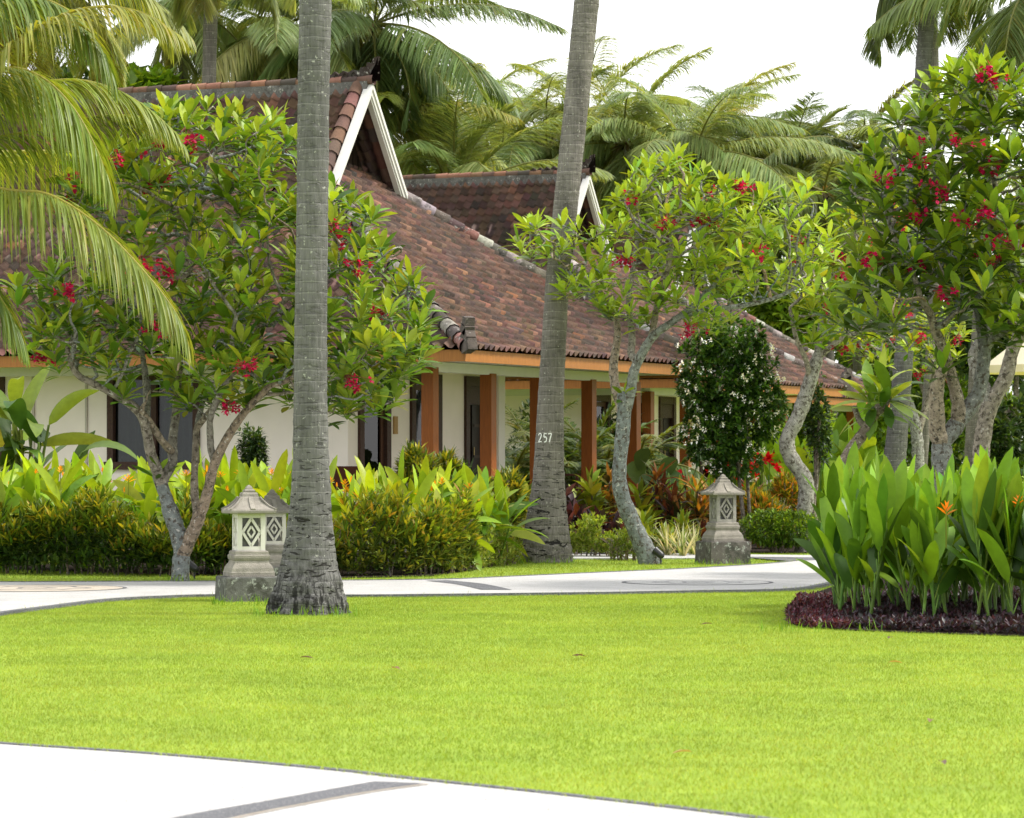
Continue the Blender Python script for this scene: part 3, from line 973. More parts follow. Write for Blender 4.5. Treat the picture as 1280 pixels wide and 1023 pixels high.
# ================================================================ stone lanterns
def lantern(c, yaw, sc, body, stone, ped, label):
    t = thing('stone_lantern', label, 'garden lantern', c, 'stone lanterns beside the paths')
    R_ = rot_pts((0, 0, 0), yaw)
    def fin(m):
        for i in range(len(m.v)):
            m.v[i] = (m.v[i] * sc) @ np.array([[math.cos(yaw), math.sin(yaw), 0], [-math.sin(yaw), math.cos(yaw), 0], [0, 0, 1]]) + np.asarray(c)
        return m
    m = Mesh()
    square_lathe(m, [(.315, -.06), (.312, .0), (.30, .318), (.29, .33)], ped)
    fin(m).build('pedestal', PEDESTAL, t, c, False)
    m = Mesh()
    square_lathe(m, [(.235, .331), (.235, .375), (.228, .385), (.222, .42), (.205, .45), (.185, .475), (.178, .50), (.186, .512), (.192, .53), (.192, .555), (.180, .563), (.178, .595), (.165, .605)], stone)
    fin(m).build('stepped_base', STONE, t, c, False)
    # hollow light box: corner posts, rails, and a rhombus lattice in each side
    z0, z1, hw = .606, 1.0, .125
    m = Mesh()
    for sx in (-1, 1):
        for sy in (-1, 1):
            box(m, (sx * hw - .024, sy * hw - .024, z0), (sx * hw + .024, sy * hw + .024, z1), body)
    for k in range(4):
        a = k * math.pi / 2
        q = rot_pts((0, 0, 0), a)
        def qb(p0, p1):
            p0, p1 = np.array(p0, float), np.array(p1, float)
            d = p1 - p0
            block(m, q(p0), q((d[0], 0, 0)), q((0, d[1], 0)), (0, 0, d[2]), body)
        qb((-hw + .024, -hw - .018, z0), (hw - .024, -hw + .018, z0 + .045))
        qb((-hw + .024, -hw - .018, z1 - .045), (hw - .024, -hw + .018, z1))
    box_ = fin(m).build('light_box', PAINTED if body[0] > .5 else STONE, t, c, False)
    zc = (z0 + z1) / 2
    for k in range(4):
        q = rot_pts((0, 0, 0), k * math.pi / 2)
        m = Mesh()
        A = [q((0, -hw, z1 - .05)), q((hw - .03, -hw, zc)), q((0, -hw, z0 + .05)), q((-hw + .03, -hw, zc))]
        nrm = q((0, -1, 0))
        for i in range(4):
            bar(m, A[i], A[(i + 1) % 4], .028, .030, body, up=nrm)
        cI = q((0, -hw, zc))
        for i in range(4):
            bar(m, cI + (A[i] - cI) * .42, cI + (A[(i + 1) % 4] - cI) * .42, .020, .022, body, up=nrm)
        fin(m).build('lattice', PAINTED if body[0] > .5 else STONE, box_, c, False)
    m = Mesh()
    square_lathe(m, [(.085, z0 + .01), (.085, z1 - .02)], (.13, .13, .12))
    fin(m).build('lamp_glass', METAL, box_, c, False)
    m = Mesh()
    square_lathe(m, [(.24, 1.001), (.248, 1.01), (.25, 1.03), (.243, 1.045), (.205, 1.062), (.165, 1.092), (.128, 1.13), (.100, 1.172), (.090, 1.176), (.082, 1.20), (.086, 1.203), (.074, 1.225), (.062, 1.228)], stone)
    for k in range(4):                                   # raised centre strip and hips of the little roof
        q = rot_pts((0, 0, 0), k * math.pi / 2)
        cur = [(.246, 1.048), (.207, 1.068), (.167, 1.098), (.130, 1.137), (.100, 1.176)]
        for (a, b) in zip(cur[:-1], cur[1:]):
            bar(m, q((0, -a[0], a[1])), q((0, -b[0], b[1])), .05, .014, np.array(stone) * 1.05)
            bar(m, q((a[0], -a[0], a[1])), q((b[0], -b[0], b[1])), .022, .016, np.array(stone) * .95)
    rf = fin(m).build('lantern_roof', STONE, t, c, False)
    m = Mesh()
    square_lathe(m, [(.055, 1.229), (.058, 1.245), (.048, 1.255), (.036, 1.262), (.034, 1.275), (.020, 1.295), (.005, 1.305)], stone)
    fin(m).build('finial', STONE, t, c, False)
    return t


c = on_ground(311, 35.9, -.065)
lantern(tuple(c), math.radians(16), 1.0, (.62, .60, .54), (.27, .25, .215), (.12, .12, .11), 'stone lantern with white latticed light box on mossy pedestal beside the front palm')
c = on_ground(340, 42.5, -.165)
lantern(tuple(c), math.radians(16), 1.0, (.56, .54, .48), (.24, .225, .195), (.15, .15, .14), 'stone lantern half hidden behind the palm-side lantern, against the hedge')
c = on_ground(903.5, 48.8)
lantern(tuple(c), math.radians(19), 1.0, (.30, .285, .25), (.26, .24, .205), (.115, .105, .095), 'grey stone lantern alone on the tongue of grass inside the path bend')
c = on_ground(1102, 77)
lantern(tuple(c), math.radians(25), 1.0, (.42, .40, .36), (.32, .30, .27), (.15, .14, .13), 'far stone lantern, only its pointed roof showing below the pale leaning palm trunk')
c = on_ground(1253, 98)
lantern(tuple(c), math.radians(20), 1.0, (.42, .40, .36), (.32, .30, .27), (.15, .14, .13), 'farthest stone lantern beyond the many-stemmed frangipani, roof seen above the tall leaves')

# ================================================================ garden spotlights
def spotlight(c, yaw, label):
    t = thing('garden_spotlight', label, 'spotlight', c)
    K = (.018, .018, .02)
    m = Mesh()
    tube(m, [np.array(c) + [0, 0, -.03], np.array(c) + [0, 0, .12]], .012, 6, K)
    m.build('stake', METAL, t, c)
    d = np.array([math.cos(yaw) * .8, math.sin(yaw) * .8, .6])
    b = np.array(c) + [0, 0, .14]
    m = Mesh()
    tube(m, [b - d * .05, b - d * .03, b, b + d * .10, b + d * .12], [.02, .045, .052, .055, .06], 12, K)
    m.build('lamp_head', METAL, t, c)
    m = Mesh()
    tube(m, [b + d * .119, b + d * .121], .048, 12, (.35, .36, .36))
    m.build('lens', METAL, t, c)


c = on_ground(826, 48.4); spotlight(tuple(c), math.radians(150), 'small black garden spotlight at the foot of the leaning frangipani trunk')
c = on_ground(243, 42.4); spotlight(tuple(c), math.radians(170), 'small black garden spotlight by the hedge, beside the forked frangipani trunk')

# ================================================================ cream canopy far right
c = on_ground(1318, 62)
t = thing('garden_parasol', 'cream cloth parasol edge showing past the right-hand frangipani', 'parasol', tuple(c))
m = Mesh()
n = 8
apex = c + [0, 0, 4.25]
rim = np.array([c + [1.35 * math.cos(k * 2 * math.pi / n + .2), 1.35 * math.sin(k * 2 * math.pi / n + .2), 3.25] for k in range(n)])
v = np.concatenate([[apex], rim, rim - [0, 0, .14], [apex - [0, 0, .05]], rim - [0, 0, .05]])
m.add(v, [[0, 1 + k, 1 + (k + 1) % n] for k in range(n)], (.74, .68, .58))
m.add(v, [[1 + k, 1 + n + k, 1 + n + (k + 1) % n, 1 + (k + 1) % n] for k in range(n)], (.72, .66, .55))
m.build('canopy', surface('parasol_cloth', rough=.95, spec=.05, var=.04, transl=.25), t, c, False)
m = Mesh()
tube(m, [c + [0, 0, 0], c + [0, 0, 4.3]], .03, 8, (.30, .16, .07))
m.build('pole', TIMBER, t, c)
m = Mesh()
tube(m, [c, c + [0, 0, .06], c + [0, 0, .09]], [.3, .3, .1], 16, (.3, .3, .3))
m.build('base', MORTAR, t, c)


# ================================================================ coconut palms
def trunk_mesh(rows, Y, top_extra=None, ns=44, seed=0, foot=True):
    """lathe through (row, left, right) edges of the trunk at distance Y"""
    r = np.array(rows, float)
    z = EYE + (HOR - r[:, 0]) / F * Y
    cx = ((r[:, 1] + r[:, 2]) / 2 - CX) / F * Y
    rad = (r[:, 2] - r[:, 1]) / 2 / F * Y
    o = np.argsort(z)
    z, cx, rad = z[o], cx[o], rad[o]
    if top_extra:
        z = np.append(z, top_extra[0]); cx = np.append(cx, cx[-1] + top_extra[1]); rad = np.append(rad, rad[-1] * .8)
    zz = np.arange(-.12, z[-1], .022)
    k = np.maximum(1, int(.25 / .022))
    sm = lambda a: np.convolve(np.pad(a, k, mode='edge'), np.ones(2 * k + 1) / (2 * k + 1), 'valid')
    xs, rs = sm(np.interp(zz, z, cx)), sm(np.interp(zz, z, rad))
    a = np.arange(ns) * 2 * np.pi / ns
    g = np.random.default_rng(seed)
    ring = np.cumsum(g.uniform(.05, .11, 400))
    ph = np.searchsorted(ring, zz)
    fr = (zz + .12 - np.concatenate([[0], ring])[ph]) / .08
    bump = 1 + .014 * (1 - np.clip(fr, 0, 1)) * (zz > .5) - .012
    nz = g.normal(0, 1, (len(zz), ns))
    for _ in range(3): nz = (nz + np.roll(nz, 1, 1) + np.roll(nz, 1, 0)) / 3
    R = rs[:, None] * bump[:, None] * (1 + .035 * nz)
    if foot:                                             # root buttress at the foot
        w = np.clip(1 - zz / .35, 0, 1)[:, None]
        R = R * (1 + w * (.06 * np.sin(9 * a + 1)[None] + .05 * np.sin(17 * a)[None] + .05 * nz))
    yc = np.zeros_like(xs)
    v = np.stack([xs[:, None] + R * np.cos(a), Y + yc[:, None] + R * np.sin(a), np.broadcast_to(zz[:, None], R.shape)], -1).reshape(-1, 3)
    n = len(zz)
    i, q = np.meshgrid(np.arange(n - 1), np.arange(ns), indexing='ij')
    q2 = (q + 1) % ns
    m = Mesh()
    m.add(v, np.stack([i * ns + q, i * ns + q2, (i + 1) * ns + q2, (i + 1) * ns + q], -1).reshape(-1, 4), (.3, .3, .28))
    return m, (lambda h: (np.interp(h, zz, xs), np.interp(h, zz, rs))), np.array([xs[-1], Y, zz[-1]])


FPAL = np.array([(.23, .30, .10), (.18, .26, .09), (.29, .36, .12), (.35, .40, .14), (.40, .38, .14)])  # lightened, greyed greens: far haze and sky glare are put into the colour
FWT = [.35, .3, .2, .1, .05]


def frond(m, pts, leaf_len, n=60, width=.035, hang=.6, mess=.09, start=.12, pal=FPAL, wts=FWT, rib=(.20, .21, .05), rr=.022, seg=3, flat=True, sweep=.75, lift=.12):
    """one palm leaf: a rib along pts with two rows of leaflets"""
    p = smooth_line(pts, 10)
    d = np.concatenate([[0], np.cumsum(np.linalg.norm(np.diff(p, axis=0), axis=1))])
    L = d[-1]
    t = np.linspace(start, .995, n)
    b = np.stack([np.interp(t * L, d, p[:, k]) for k in range(3)], 1)
    e = np.stack([np.interp(np.minimum(t * L + .05 * L, L), d, p[:, k]) for k in range(3)], 1)
    s0 = np.stack([np.interp(np.maximum(t * L - .05 * L, 0), d, p[:, k]) for k in range(3)], 1)
    tan = unit(e - s0)
    side = unit(np.cross(tan, [0, 0, 1.0]) + 1e-4)
    up = np.cross(side, tan)
    ln = leaf_len * np.clip(np.sin(np.pi * np.clip(.12 + .84 * t, 0, 1)) ** .6, .34, 1)
    tone = pick(pal, 1, wts, .1)[0]
    for sg in (-1, 1):
        dd = tan * (sweep + .35 * t[:, None]) + sg * side * 1.0 + up * (lift + rng.normal(0, mess * .9, (n, 1))) + rng.normal(0, mess, (n, 3))
        c = .55 * pick(pal, n, wts, .12) + .45 * tone
        leaves(m, b, dd, ln * rng.uniform(.88, 1.08, n), width * rng.uniform(.8, 1.1, n), hang * rng.uniform(.7, 1.4, n), c, n=seg, roll=rng.normal(0, .2, n), prof='strap', flat=flat, fold=.3)
    tube(m, p[::2], np.linspace(rr, rr * .25, len(p[::2])), 5, rib)


def crown(m, c, n, L, leaf_len, nl=46, width=.045, wind=(0, 0), lo=-.75, hi=1.35, seg=3, hang=.7, pal=FPAL, wts=FWT, nuts=True):
    """radiating fronds from crown point c; old ones hang, young ones stand"""
    for i in range(n):
        az = i * 2.39996 + rng.normal(0, .15)
        f = (i + .5) / n
        el = hi + (lo - hi) * f ** .58 + rng.normal(0, .1)
        ll = L * rng.uniform(.85, 1.1) * (.62 + .38 * math.sin(math.pi * min(1, .12 + f)))
        h = np.array([math.cos(az), math.sin(az), 0])
        drp = .68 + .62 * f
        pts = []
        for t in np.linspace(0, 1, 6):
            a = el - drp * 1.25 * t ** 1.5
            pts.append((math.cos(a), math.sin(a)))
        pts = np.cumsum(np.array([(0, 0)] + pts[:-1]) * ll / 5, axis=0)
        q = [np.asarray(c) + h * x + np.array([0, 0, z]) + np.array([wind[0], wind[1], 0]) * (x / L) ** 2 for x, z in pts]
        w2 = list(wts)
        if f > .8: w2 = [.1, .1, .2, .3, .3] if len(pal) == 5 else [.1, .2, .3, .4]
        frond(m, q, leaf_len * rng.uniform(.9, 1.1), nl, width, hang * 1.25, .09, .14, pal, w2, rr=.04, seg=seg, lift=.30 - 1.0 * min(1, 1.4 * f), sweep=.72)


# two big trunks that rise out of the picture
ROWS1 = [(0, 374, 415), (110, 372, 412), (200, 371, 411), (300, 370, 410), (400, 368, 409), (500, 366.5, 409.5), (560, 366, 411), (600, 365, 413), (640, 361, 415), (670, 357, 417), (700, 351.5, 421), (725, 346, 426), (745, 340, 431), (760, 333, 435), (772, 327, 438)]
ROWS2 = [(0, 717.5, 749.5), (100, 708, 739), (188, 699, 730), (300, 687, 718), (340, 682.5, 712), (490, 672.5, 705), (560, 668.5, 705), (603, 665.5, 706), (640, 659, 709), (665, 654, 712), (690, 650, 715), (707, 648, 716)]
m, at1, top1 = trunk_mesh(ROWS1, 32.9, (12.5, .1), seed=1)
c1 = np.array([at1(0)[0], 32.9, 0])
t1 = thing('coconut_palm', 'thick grey coconut palm trunk with machete cuts and flared foot, nearest, on the front lawn', 'palm tree', tuple(c1))
m.build('trunk', TRUNK, t1, c1)
m = Mesh(); crown(m, top1, 20, 4.2, .8, 34); m.build('crown', FERN, t1, c1)
m, at2, top2 = trunk_mesh(ROWS2, 49.4, (14.0, .7), seed=2)
c2 = np.array([at2(0)[0], 49.4, 0])
t2 = thing('coconut_palm', 'leaning pale coconut palm trunk painted with the number 257', 'palm tree', tuple(c2))
m.build('trunk', TRUNK_PALE, t2, c2)
m = Mesh(); crown(m, top2, 20, 4.4, .8, 34); m.build('crown', FERN, t2, c2)
# hand painted number, brushed on the bark
m = Mesh()
DIG = {'2': [(.05, .8), (.2, 1), (.5, .98), (.55, .75), (.35, .4), (.05, .03), (.35, .06), (.62, .04)],
       '5': [(.60, .98), (.15, .98), (.12, .58), (.40, .62), (.58, .40), (.45, .08), (.1, .02)],
       '7': [(.02, .95), (.35, 1.0), (.66, .96), (.45, .5), (.28, .0)]}
zb, hgt = EYE + (HOR - 553) / F * 49.4, .125
for d_, x0 in (('2', 673.5), ('5', 679.6), ('7', 684.8)):
    px = np.array(DIG[d_])
    px = smooth_line(np.c_[px, np.zeros(len(px))], 4)[:, :2]
    q, nn = [], []
    for (u, w) in px:
        z = zb + w * hgt
        x = (x0 + u * 6.2 - CX) / F * 49.4
        cx_, r_ = at2(z)
        s_ = np.clip((x - cx_) / r_, -.98, .98)
        n_ = np.array([s_, -math.sqrt(1 - s_ * s_), 0])
        q.append(np.array([cx_, 49.4, z]) + n_ * (r_ * 1.022 + .006)); nn.append(n_)
    q, nn = np.array(q), np.array(nn)
    tn = unit(np.gradient(q, axis=0))
    sd_ = np.cross(tn, nn) * .0085 * rng.uniform(.75, 1.15, (len(q), 1))
    k = np.arange(len(q) - 1)
    N = len(q)
    m.add(np.concatenate([q - sd_, q + sd_]), np.stack([k, k + 1, N + k + 1, N + k], 1), (.85, .85, .82))
m.build('painted_number', PAINTED, t2, c2, False)

# the palm just out of frame at the left, whose fronds hang into view
BPAL = np.array([(.19, .26, .035), (.14, .22, .03), (.25, .31, .045), (.34, .33, .06), (.10, .17, .026)])
BWT = [.35, .25, .2, .08, .12]
cc = P(-175, 175, 38.0)
g0 = on_ground(-185, 38.0)
t = thing('coconut_palm', 'green coconut palm whose broad fronds arch in from the left edge', 'palm tree', tuple(g0))
m = Mesh()
tube(m, [g0 + [0, 0, -.1], g0 + [0, 0, .3], g0 * .5 + cc * .5, cc], [.3, .18, .15, .13], 16, (.3, .3, .28))
m.build('trunk', TRUNK_FAR, t, g0)


def pf(pts):
    return [P(x, y, Y) for x, y, Y in pts]


LEFT_FRONDS = [
    ([(-175, 175, 38), (-90, 205, 37.4), (0, 236, 36.8), (62, 244, 36.4), (125, 284, 36.1), (182, 342, 35.9), (220, 392, 35.8), (233, 425, 35.8)], 1.15, 84, 1.5),
    ([(-175, 175, 38), (-90, 110, 37.8), (0, 86, 37.6), (50, 96, 37.4), (92, 136, 37.3), (122, 190, 37.2), (136, 232, 37.2)], 1.25, 84, 1.7),
    ([(-175, 175, 38), (-70, 130, 38.4), (20, 108, 38.6), (95, 100, 38.7), (150, 115, 38.8), (190, 140, 38.8), (218, 165, 38.8)], .95, 80, 1.4),
    ([(-175, 175, 38), (-60, 180, 38.8), (60, 160, 39.0), (120, 146, 39.2), (172, 146, 39.3), (205, 158, 39.4), (228, 180, 39.4)], .85, 80, 1.5),
    ([(-175, 175, 38), (-120, 70, 37.4), (-40, 5, 37), (20, -8, 36.8), (80, 10, 36.6), (120, 50, 36.5), (140, 95, 36.5)], 1.15, 80, 1.5),
    ([(-175, 175, 38), (-130, 40, 38.4), (-40, -50, 38.8), (60, -70, 39), (140, -45, 39.2), (190, 0, 39.3), (215, 50, 39.4)], 1.1, 80, 1.5),
    ([(-175, 175, 38), (-40, 190, 40), (80, 190, 41.4), (160, 205, 42.2), (220, 238, 42.8), (262, 285, 43.2), (292, 345, 43.4)], 1.05, 80, 1.8),
    ([(-175, 175, 38), (-110, 250, 37.5), (-50, 310, 37.2), (0, 372, 37), (30, 430, 37)], 1.0, 64, 1.6),
    ([(-175, 175, 38), (-230, 60, 37), (-310, 30, 36), (-380, 80, 35.5), (-420, 170, 35.5)], 1.1, 50, 1.4),
    ([(-175, 175, 38), (-260, 160, 38), (-340, 190, 38.5), (-400, 260, 39)], 1.1, 50, 1.4),
    ([(-175, 175, 38), (-130, 30, 40), (-60, -60, 42), (10, -110, 43.5), (60, -110, 44.5), (105, -70, 45)], 1.1, 60, 1.4),
    ([(-175, 175, 38), (-60, 120, 37), (40, 40, 36.3), (110, 10, 36), (175, 15, 35.8), (225, 45, 35.7)], .9, 70, 1.3),
]
for pts, ll, n, hang in LEFT_FRONDS:
    m = Mesh()
    hang *= 1.35
    frond(m, pf(pts), ll, int(n * 2.3), .027, hang, .09, .20, BPAL, BWT, rib=(.34, .32, .06), rr=.028, seg=5, flat=False, lift=.05, sweep=.9)
    m.build('frond', FERN, t, g0)

# palms behind the roofs: three crowns shared by the farther trees
def far_palm(name_label, px, row, Y, L=4.2, n=24, lo=-.75, hi=1.35, wind=(.5, 0), lean=0.0, hang=.75, nl=46, pal=FPAL, wts=FWT, rr=.15, nuts=6, width=.062):
    top = P(px, row, Y)
    g = on_ground(px + lean, Y)
    t = thing('coconut_palm', name_label, 'palm tree', tuple(g), 'coconut palms beyond the bungalows')
    m = Mesh()
    mid = (g + top) / 2 + [rng.normal(0, .25), 0, 0]
    line = smooth_line([g + [0, 0, -.1], g + [0, 0, .4], mid, top + [0, 0, -.1]], 14)
    k = np.arange(len(line))
    tube(m, line, (rr * 1.5 - (rr * .65) * np.minimum(1, k / 8)) * (1 + .04 * (k % 2)), 12, (.3, .28, .25))
    m.build('trunk', TRUNK_FAR, t, g)
    m = Mesh()
    crown(m, top, n, L, L * .27, int(nl * 3.2), width * .72, wind, lo, hi, hang=hang, pal=pal, wts=wts)
    # dry leaf bases round the heart
    k = 14
    a = rng.uniform(0, 6.28, k)
    leaves(m, np.repeat(top[None], k, 0) + rng.normal(0, .06, (k, 3)), np.stack([np.cos(a), np.sin(a), rng.uniform(-.6, .6, k)], 1), .55, .16, 1.2, jitter((.20, .13, .06), k), n=3)
    m.build('crown', FERN, t, g)
    for q in range(nuts):
        m = Mesh()
        a = q * 2.4 + rng.uniform(0, 1)
        cpt = top + [.24 * math.cos(a), .24 * math.sin(a), -.28 - .05 * (q % 2)]
        zz = np.linspace(-1, 1, 7)
        tube(m, [cpt + [0, 0, .14 * s] for s in zz], np.sqrt(np.maximum(.02, 1 - zz ** 2)) * .11, 8, (.20, .22, .05) if q % 3 else (.30, .22, .06))
        m.build('coconut', STEM, t, g)
    return t


DARKP = np.array([(.115, .175, .06), (.145, .21, .065), (.09, .14, .05), (.19, .25, .07), (.28, .25, .08)])
YELP = np.array([(.26, .31, .06), (.19, .25, .05), (.33, .35, .07), (.42, .37, .08), (.14, .20, .04)])
far_palm('tall coconut palm with dark hanging fronds above the nearest gable crest', 468, 30, 90, 4.9, 24, -1.1, 1.3, (.9, 0), 10, .8, 54, DARKP)
far_palm('haze-paled coconut palm behind the tiled ridge, showing left of the thick trunk', 352, 34, 91.5, 4.8, 24, -1.0, 1.3, (.6, 0), -10, .9, 50)
far_palm('coconut palm with yellowing drooping fronds low beside the white gable', 470, 150, 90.5, 3.9, 26, -1.0, .9, (.5, 0), 14, .9, 46, YELP)
far_palm('young upright palm with stiff green fronds above the second ridge', 566, 250, 89.5, 4.3, 16, .35, 1.5, (.3, 0), 0, .4, 46, FPAL, nuts=0)
far_palm('coconut palm with wind-tossed fronds just left of the numbered trunk', 684, 190, 108, 5.0, 22, -.7, 1.4, (1.2, 0), 10, .7)
far_palm('coconut palm directly right of the numbered trunk, crown above the small gable', 782, 180, 106, 5.2, 24, -.8, 1.45, (1.0, 0), -8, .8, 50)
far_palm('bushy coconut palm between the small gable palm and the upright dark palm', 868, 195, 104, 5.0, 22, -.8, 1.3, (1.4, 0), 6, .8)
far_palm('dull green coconut palm low behind the flowering treetops', 922, 205, 118, 5.2, 20, -.7, 1.3, (1.2, 0), 4, .8, 44, DARKP)
far_palm('slim dark palm with bright unopened spear frond standing upright', 986, 236, 108, 3.9, 12, .55, 1.55, (.2, 0), 0, .3, 44, DARKP, nuts=0)
far_palm('small grey-green palm low against the sky, left of the bare leaning trunk', 1076, 185, 108, 4.4, 20, -.7, 1.2, (-.9, 0), 10, .8, 44, DARKP)
far_palm('coconut palm with long fronds hanging over the far bungalow roof', 1030, 240, 104, 3.4, 20, -.8, 1.0, (.4, 0), 20, .8, 40, FPAL)
far_palm('tall slim coconut palm at the upper right with fronds above the picture', 1163, -85, 70, 4.1, 12, -.95, 1.2, (0, 0), -14, .9, 54, DARKP, rr=.12)
far_palm('coconut palm at the upper right edge with dark green hanging fronds', 1300, -5, 62, 3.9, 13, -.7, 1.3, (0, 0), 10, .9, 54, DARKP, rr=.13)
far_palm('tall ringed coconut trunk rising behind the left end of the ridge', 266, -95, 72, 4.0, 16, -.5, 1.2, (.3, 0), -16, .9, 50, FPAL, rr=.175)
far_palm('thin coconut trunk leaning behind the ridge, left of the ringed trunk', 232, 8, 93, 4.2, 18, -.8, 1.2, (.3, 0), -10, .9, 46, FPAL, rr=.15)
far_palm('coconut palm with lush fronds behind the hanging fronds at the left', 60, -30, 75, 4.2, 18, -.8, 1.2, (.3, 0), -10, .9, 50, YELP)
far_palm('feathery palm behind the second ridge, filling the gap by the upright palm', 630, 240, 108, 4.6, 22, -.4, 1.4, (.6, 0), 0, .7, 46)

far_palm('coconut palm between the feathery gap palm and the numbered trunk, fronds paled by haze', 610, 205, 112, 5.0, 22, -.8, 1.4, (.8, 0), 0, .8, 46)
far_palm('coconut palm low over the far bungalow gable, left of the dull green palm', 825, 225, 110, 4.8, 20, -.8, 1.2, (1.0, 0), 0, .8, 46, YELP)
far_palm('coconut palm behind the upright spear palm, haze-paled drooping fronds', 965, 220, 122, 5.0, 22, -.9, 1.2, (.8, 0), 0, .8, 46)
far_palm('coconut palm behind the small gable and its neighbour, tallest of the hazy band', 735, 150, 114, 5.0, 22, -.9, 1.35, (1.0, 0), 0, .8, 46)
far_palm('coconut palm low behind the flowering treetops, left of the bare leaning trunk', 1040, 235, 124, 4.8, 20, -.9, 1.1, (.5, 0), 0, .8, 46, DARKP)

far_palm('coconut palm peeping between the numbered trunk and the small gable, far back', 715, 215, 126, 4.6, 22, -.9, 1.2, (.8, 0), 0, .8, 44)
far_palm('coconut palm far back between the dull green palm and the spear palm', 895, 165, 128, 4.6, 20, -.9, 1.2, (1.0, 0), 0, .8, 44)
far_palm('coconut palm far back, haze-paled crown right above the second ridge', 585, 150, 126, 4.8, 22, -.9, 1.25, (.9, 0), 0, .8, 44)

# grey flared palm foot far right of the bungalows, its crown over the picture
m, at3, top3 = trunk_mesh([(0, 1150, 1170), (300, 1128, 1150), (430, 1119, 1143), (510, 1112, 1137), (560, 1106, 1134), (610, 1097, 1128), (660, 1090, 1130)], 62, (13, .3), seed=5)
c3 = np.array([at3(0)[0], 62, 0])
t3 = thing('coconut_palm', 'pale smooth coconut trunk leaning behind the single leaf rosette', 'palm tree', tuple(c3))
m.build('trunk', TRUNK, t3, c3)
m = Mesh(); crown(m, top3, 18, 4.0, .8, 34); m.build('crown', FERN, t3, c3)
m, at4, top4 = trunk_mesh([(300, 1222, 1240), (450, 1212, 1232), (560, 1206, 1229), (640, 1200, 1230)], 84, (9, .3), seed=6)
c4 = np.array([at4(0)[0], 84, 0])
t4 = thing('coconut_palm', 'dim distant palm trunk between the many-stemmed frangipani limbs', 'palm tree', tuple(c4))
m.build('trunk', TRUNK_FAR, t4, c4)
m = Mesh(); crown(m, top4, 18, 4.0, .8, 34); m.build('crown', FERN, t4, c4)


# ================================================================ branching trees
def colonize(skel, attr, step=.16, kill=.22, iters=90, wob=.25):
    """skel: list of (points, radii); grows twigs from the skeleton towards every attraction point"""
    nodes, par, rad = [], [], []
    for pts, rr in skel:
        p = smooth_line(pts, 8)
        d = np.concatenate([[0], np.cumsum(np.linalg.norm(np.diff(p, axis=0), axis=1))])
        n = max(2, int(d[-1] / step))
        t = np.linspace(0, d[-1], n + 1)
        q = np.stack([np.interp(t, d, p[:, k]) for k in range(3)], 1)
        r = np.interp(t / d[-1], np.linspace(0, 1, len(rr)), rr)
        if nodes:
            j = int(np.argmin(np.linalg.norm(np.array(nodes) - q[0], axis=1)))
            q, r = q[1:], r[1:]
        else:
            j = -1
        for a, b in zip(q, r):
            par.append(j); nodes.append(a); rad.append(b); j = len(nodes) - 1
    ns = len(nodes)
    nodes = list(map(np.asarray, nodes))
    A = np.asarray(attr, float)
    # nodes low on the trunk do not sprout
    zmin = np.percentile(A[:, 2], 1) - .9
    ok = np.array([p[2] > zmin for p in nodes])
    N = np.array(nodes)
    D = np.linalg.norm(A[:, None] - N[None], axis=2) + (~ok)[None] * 1e3
    best, bi = D.min(1), D.argmin(1)
    alive = np.ones(len(A), bool)
    for it in range(iters):
        if not alive.any(): break
        new, npar = [], []
        for j in np.unique(bi[alive]):
            s = np.where(alive & (bi == j))[0]
            dv = unit(A[s] - nodes[j]).mean(0)
            if np.linalg.norm(dv) < .25: dv = A[s[0]] - nodes[j]
            dv = unit(unit(dv) + rng.normal(0, wob, 3) + np.array([0, 0, .12]))
            new.append(nodes[j] + dv * step); npar.append(j)
        i0 = len(nodes)
        nodes += new; par += npar; rad += [0] * len(new)
        D = np.linalg.norm(A[:, None] - np.array(new)[None], axis=2)
        b2, k2 = D.min(1), D.argmin(1)
        up_ = b2 < best
        stuck = alive & ~up_ & (it > 60)
        best = np.where(up_, b2, best); bi = np.where(up_, k2 + i0, bi)
        alive &= best > kill
        alive &= ~stuck
    n = len(nodes)
    kids = [[] for _ in range(n)]
    for i, p in enumerate(par):
        if p >= 0: kids[p].append(i)
    return np.array(nodes), np.array(par), kids, np.array(rad), ns


def branch_mesh(m, nodes, par, kids, rad, tip=.011, pw=2.4, col=(.26, .24, .21), lighter=(.27, .255, .225)):
    n = len(nodes)
    r = np.zeros(n)
    for i in range(n - 1, -1, -1):
        v = sum(r[k] ** pw for k in kids[i]) ** (1 / pw) if kids[i] else tip
        r[i] = max(tip, min(v, .075)) if rad[i] == 0 else rad[i]
    for i in range(n):
        if par[i] >= 0 and r[i] > r[par[i]]: r[i] = r[par[i]]
    seen = np.zeros(n, bool)
    for i in range(n):
        if seen[i]: continue
        ch = [par[i]] if par[i] >= 0 else []
        j = i
        while True:
            ch.append(j); seen[j] = True
            ks = [k for k in kids[j] if not seen[k]]
            if not ks: break
            j = max(ks, key=lambda k: r[k])
        p = nodes[ch]
        rr = r[ch].copy()
        if par[i] >= 0: rr[0] = min(r[par[i]], rr[1] * 1.25 if len(rr) > 1 else rr[0])
        if len(p) > 3:
            p = smooth_line(p, 2); rr = np.interp(np.linspace(0, 1, len(p)), np.linspace(0, 1, len(rr)), rr)
        rr = rr * rng.uniform(.93, 1.08, len(rr))
        if len(p) >= 2:
            big = rr.max()
            tube(m, p, rr, 12 if big > .05 else 6, jitter(col if big > .05 else lighter, 1, .08)[0])
    return r


FLP = np.array([(.125, .23, .018), (.085, .175, .016), (.18, .29, .022), (.055, .115, .015), (.26, .28, .03)])


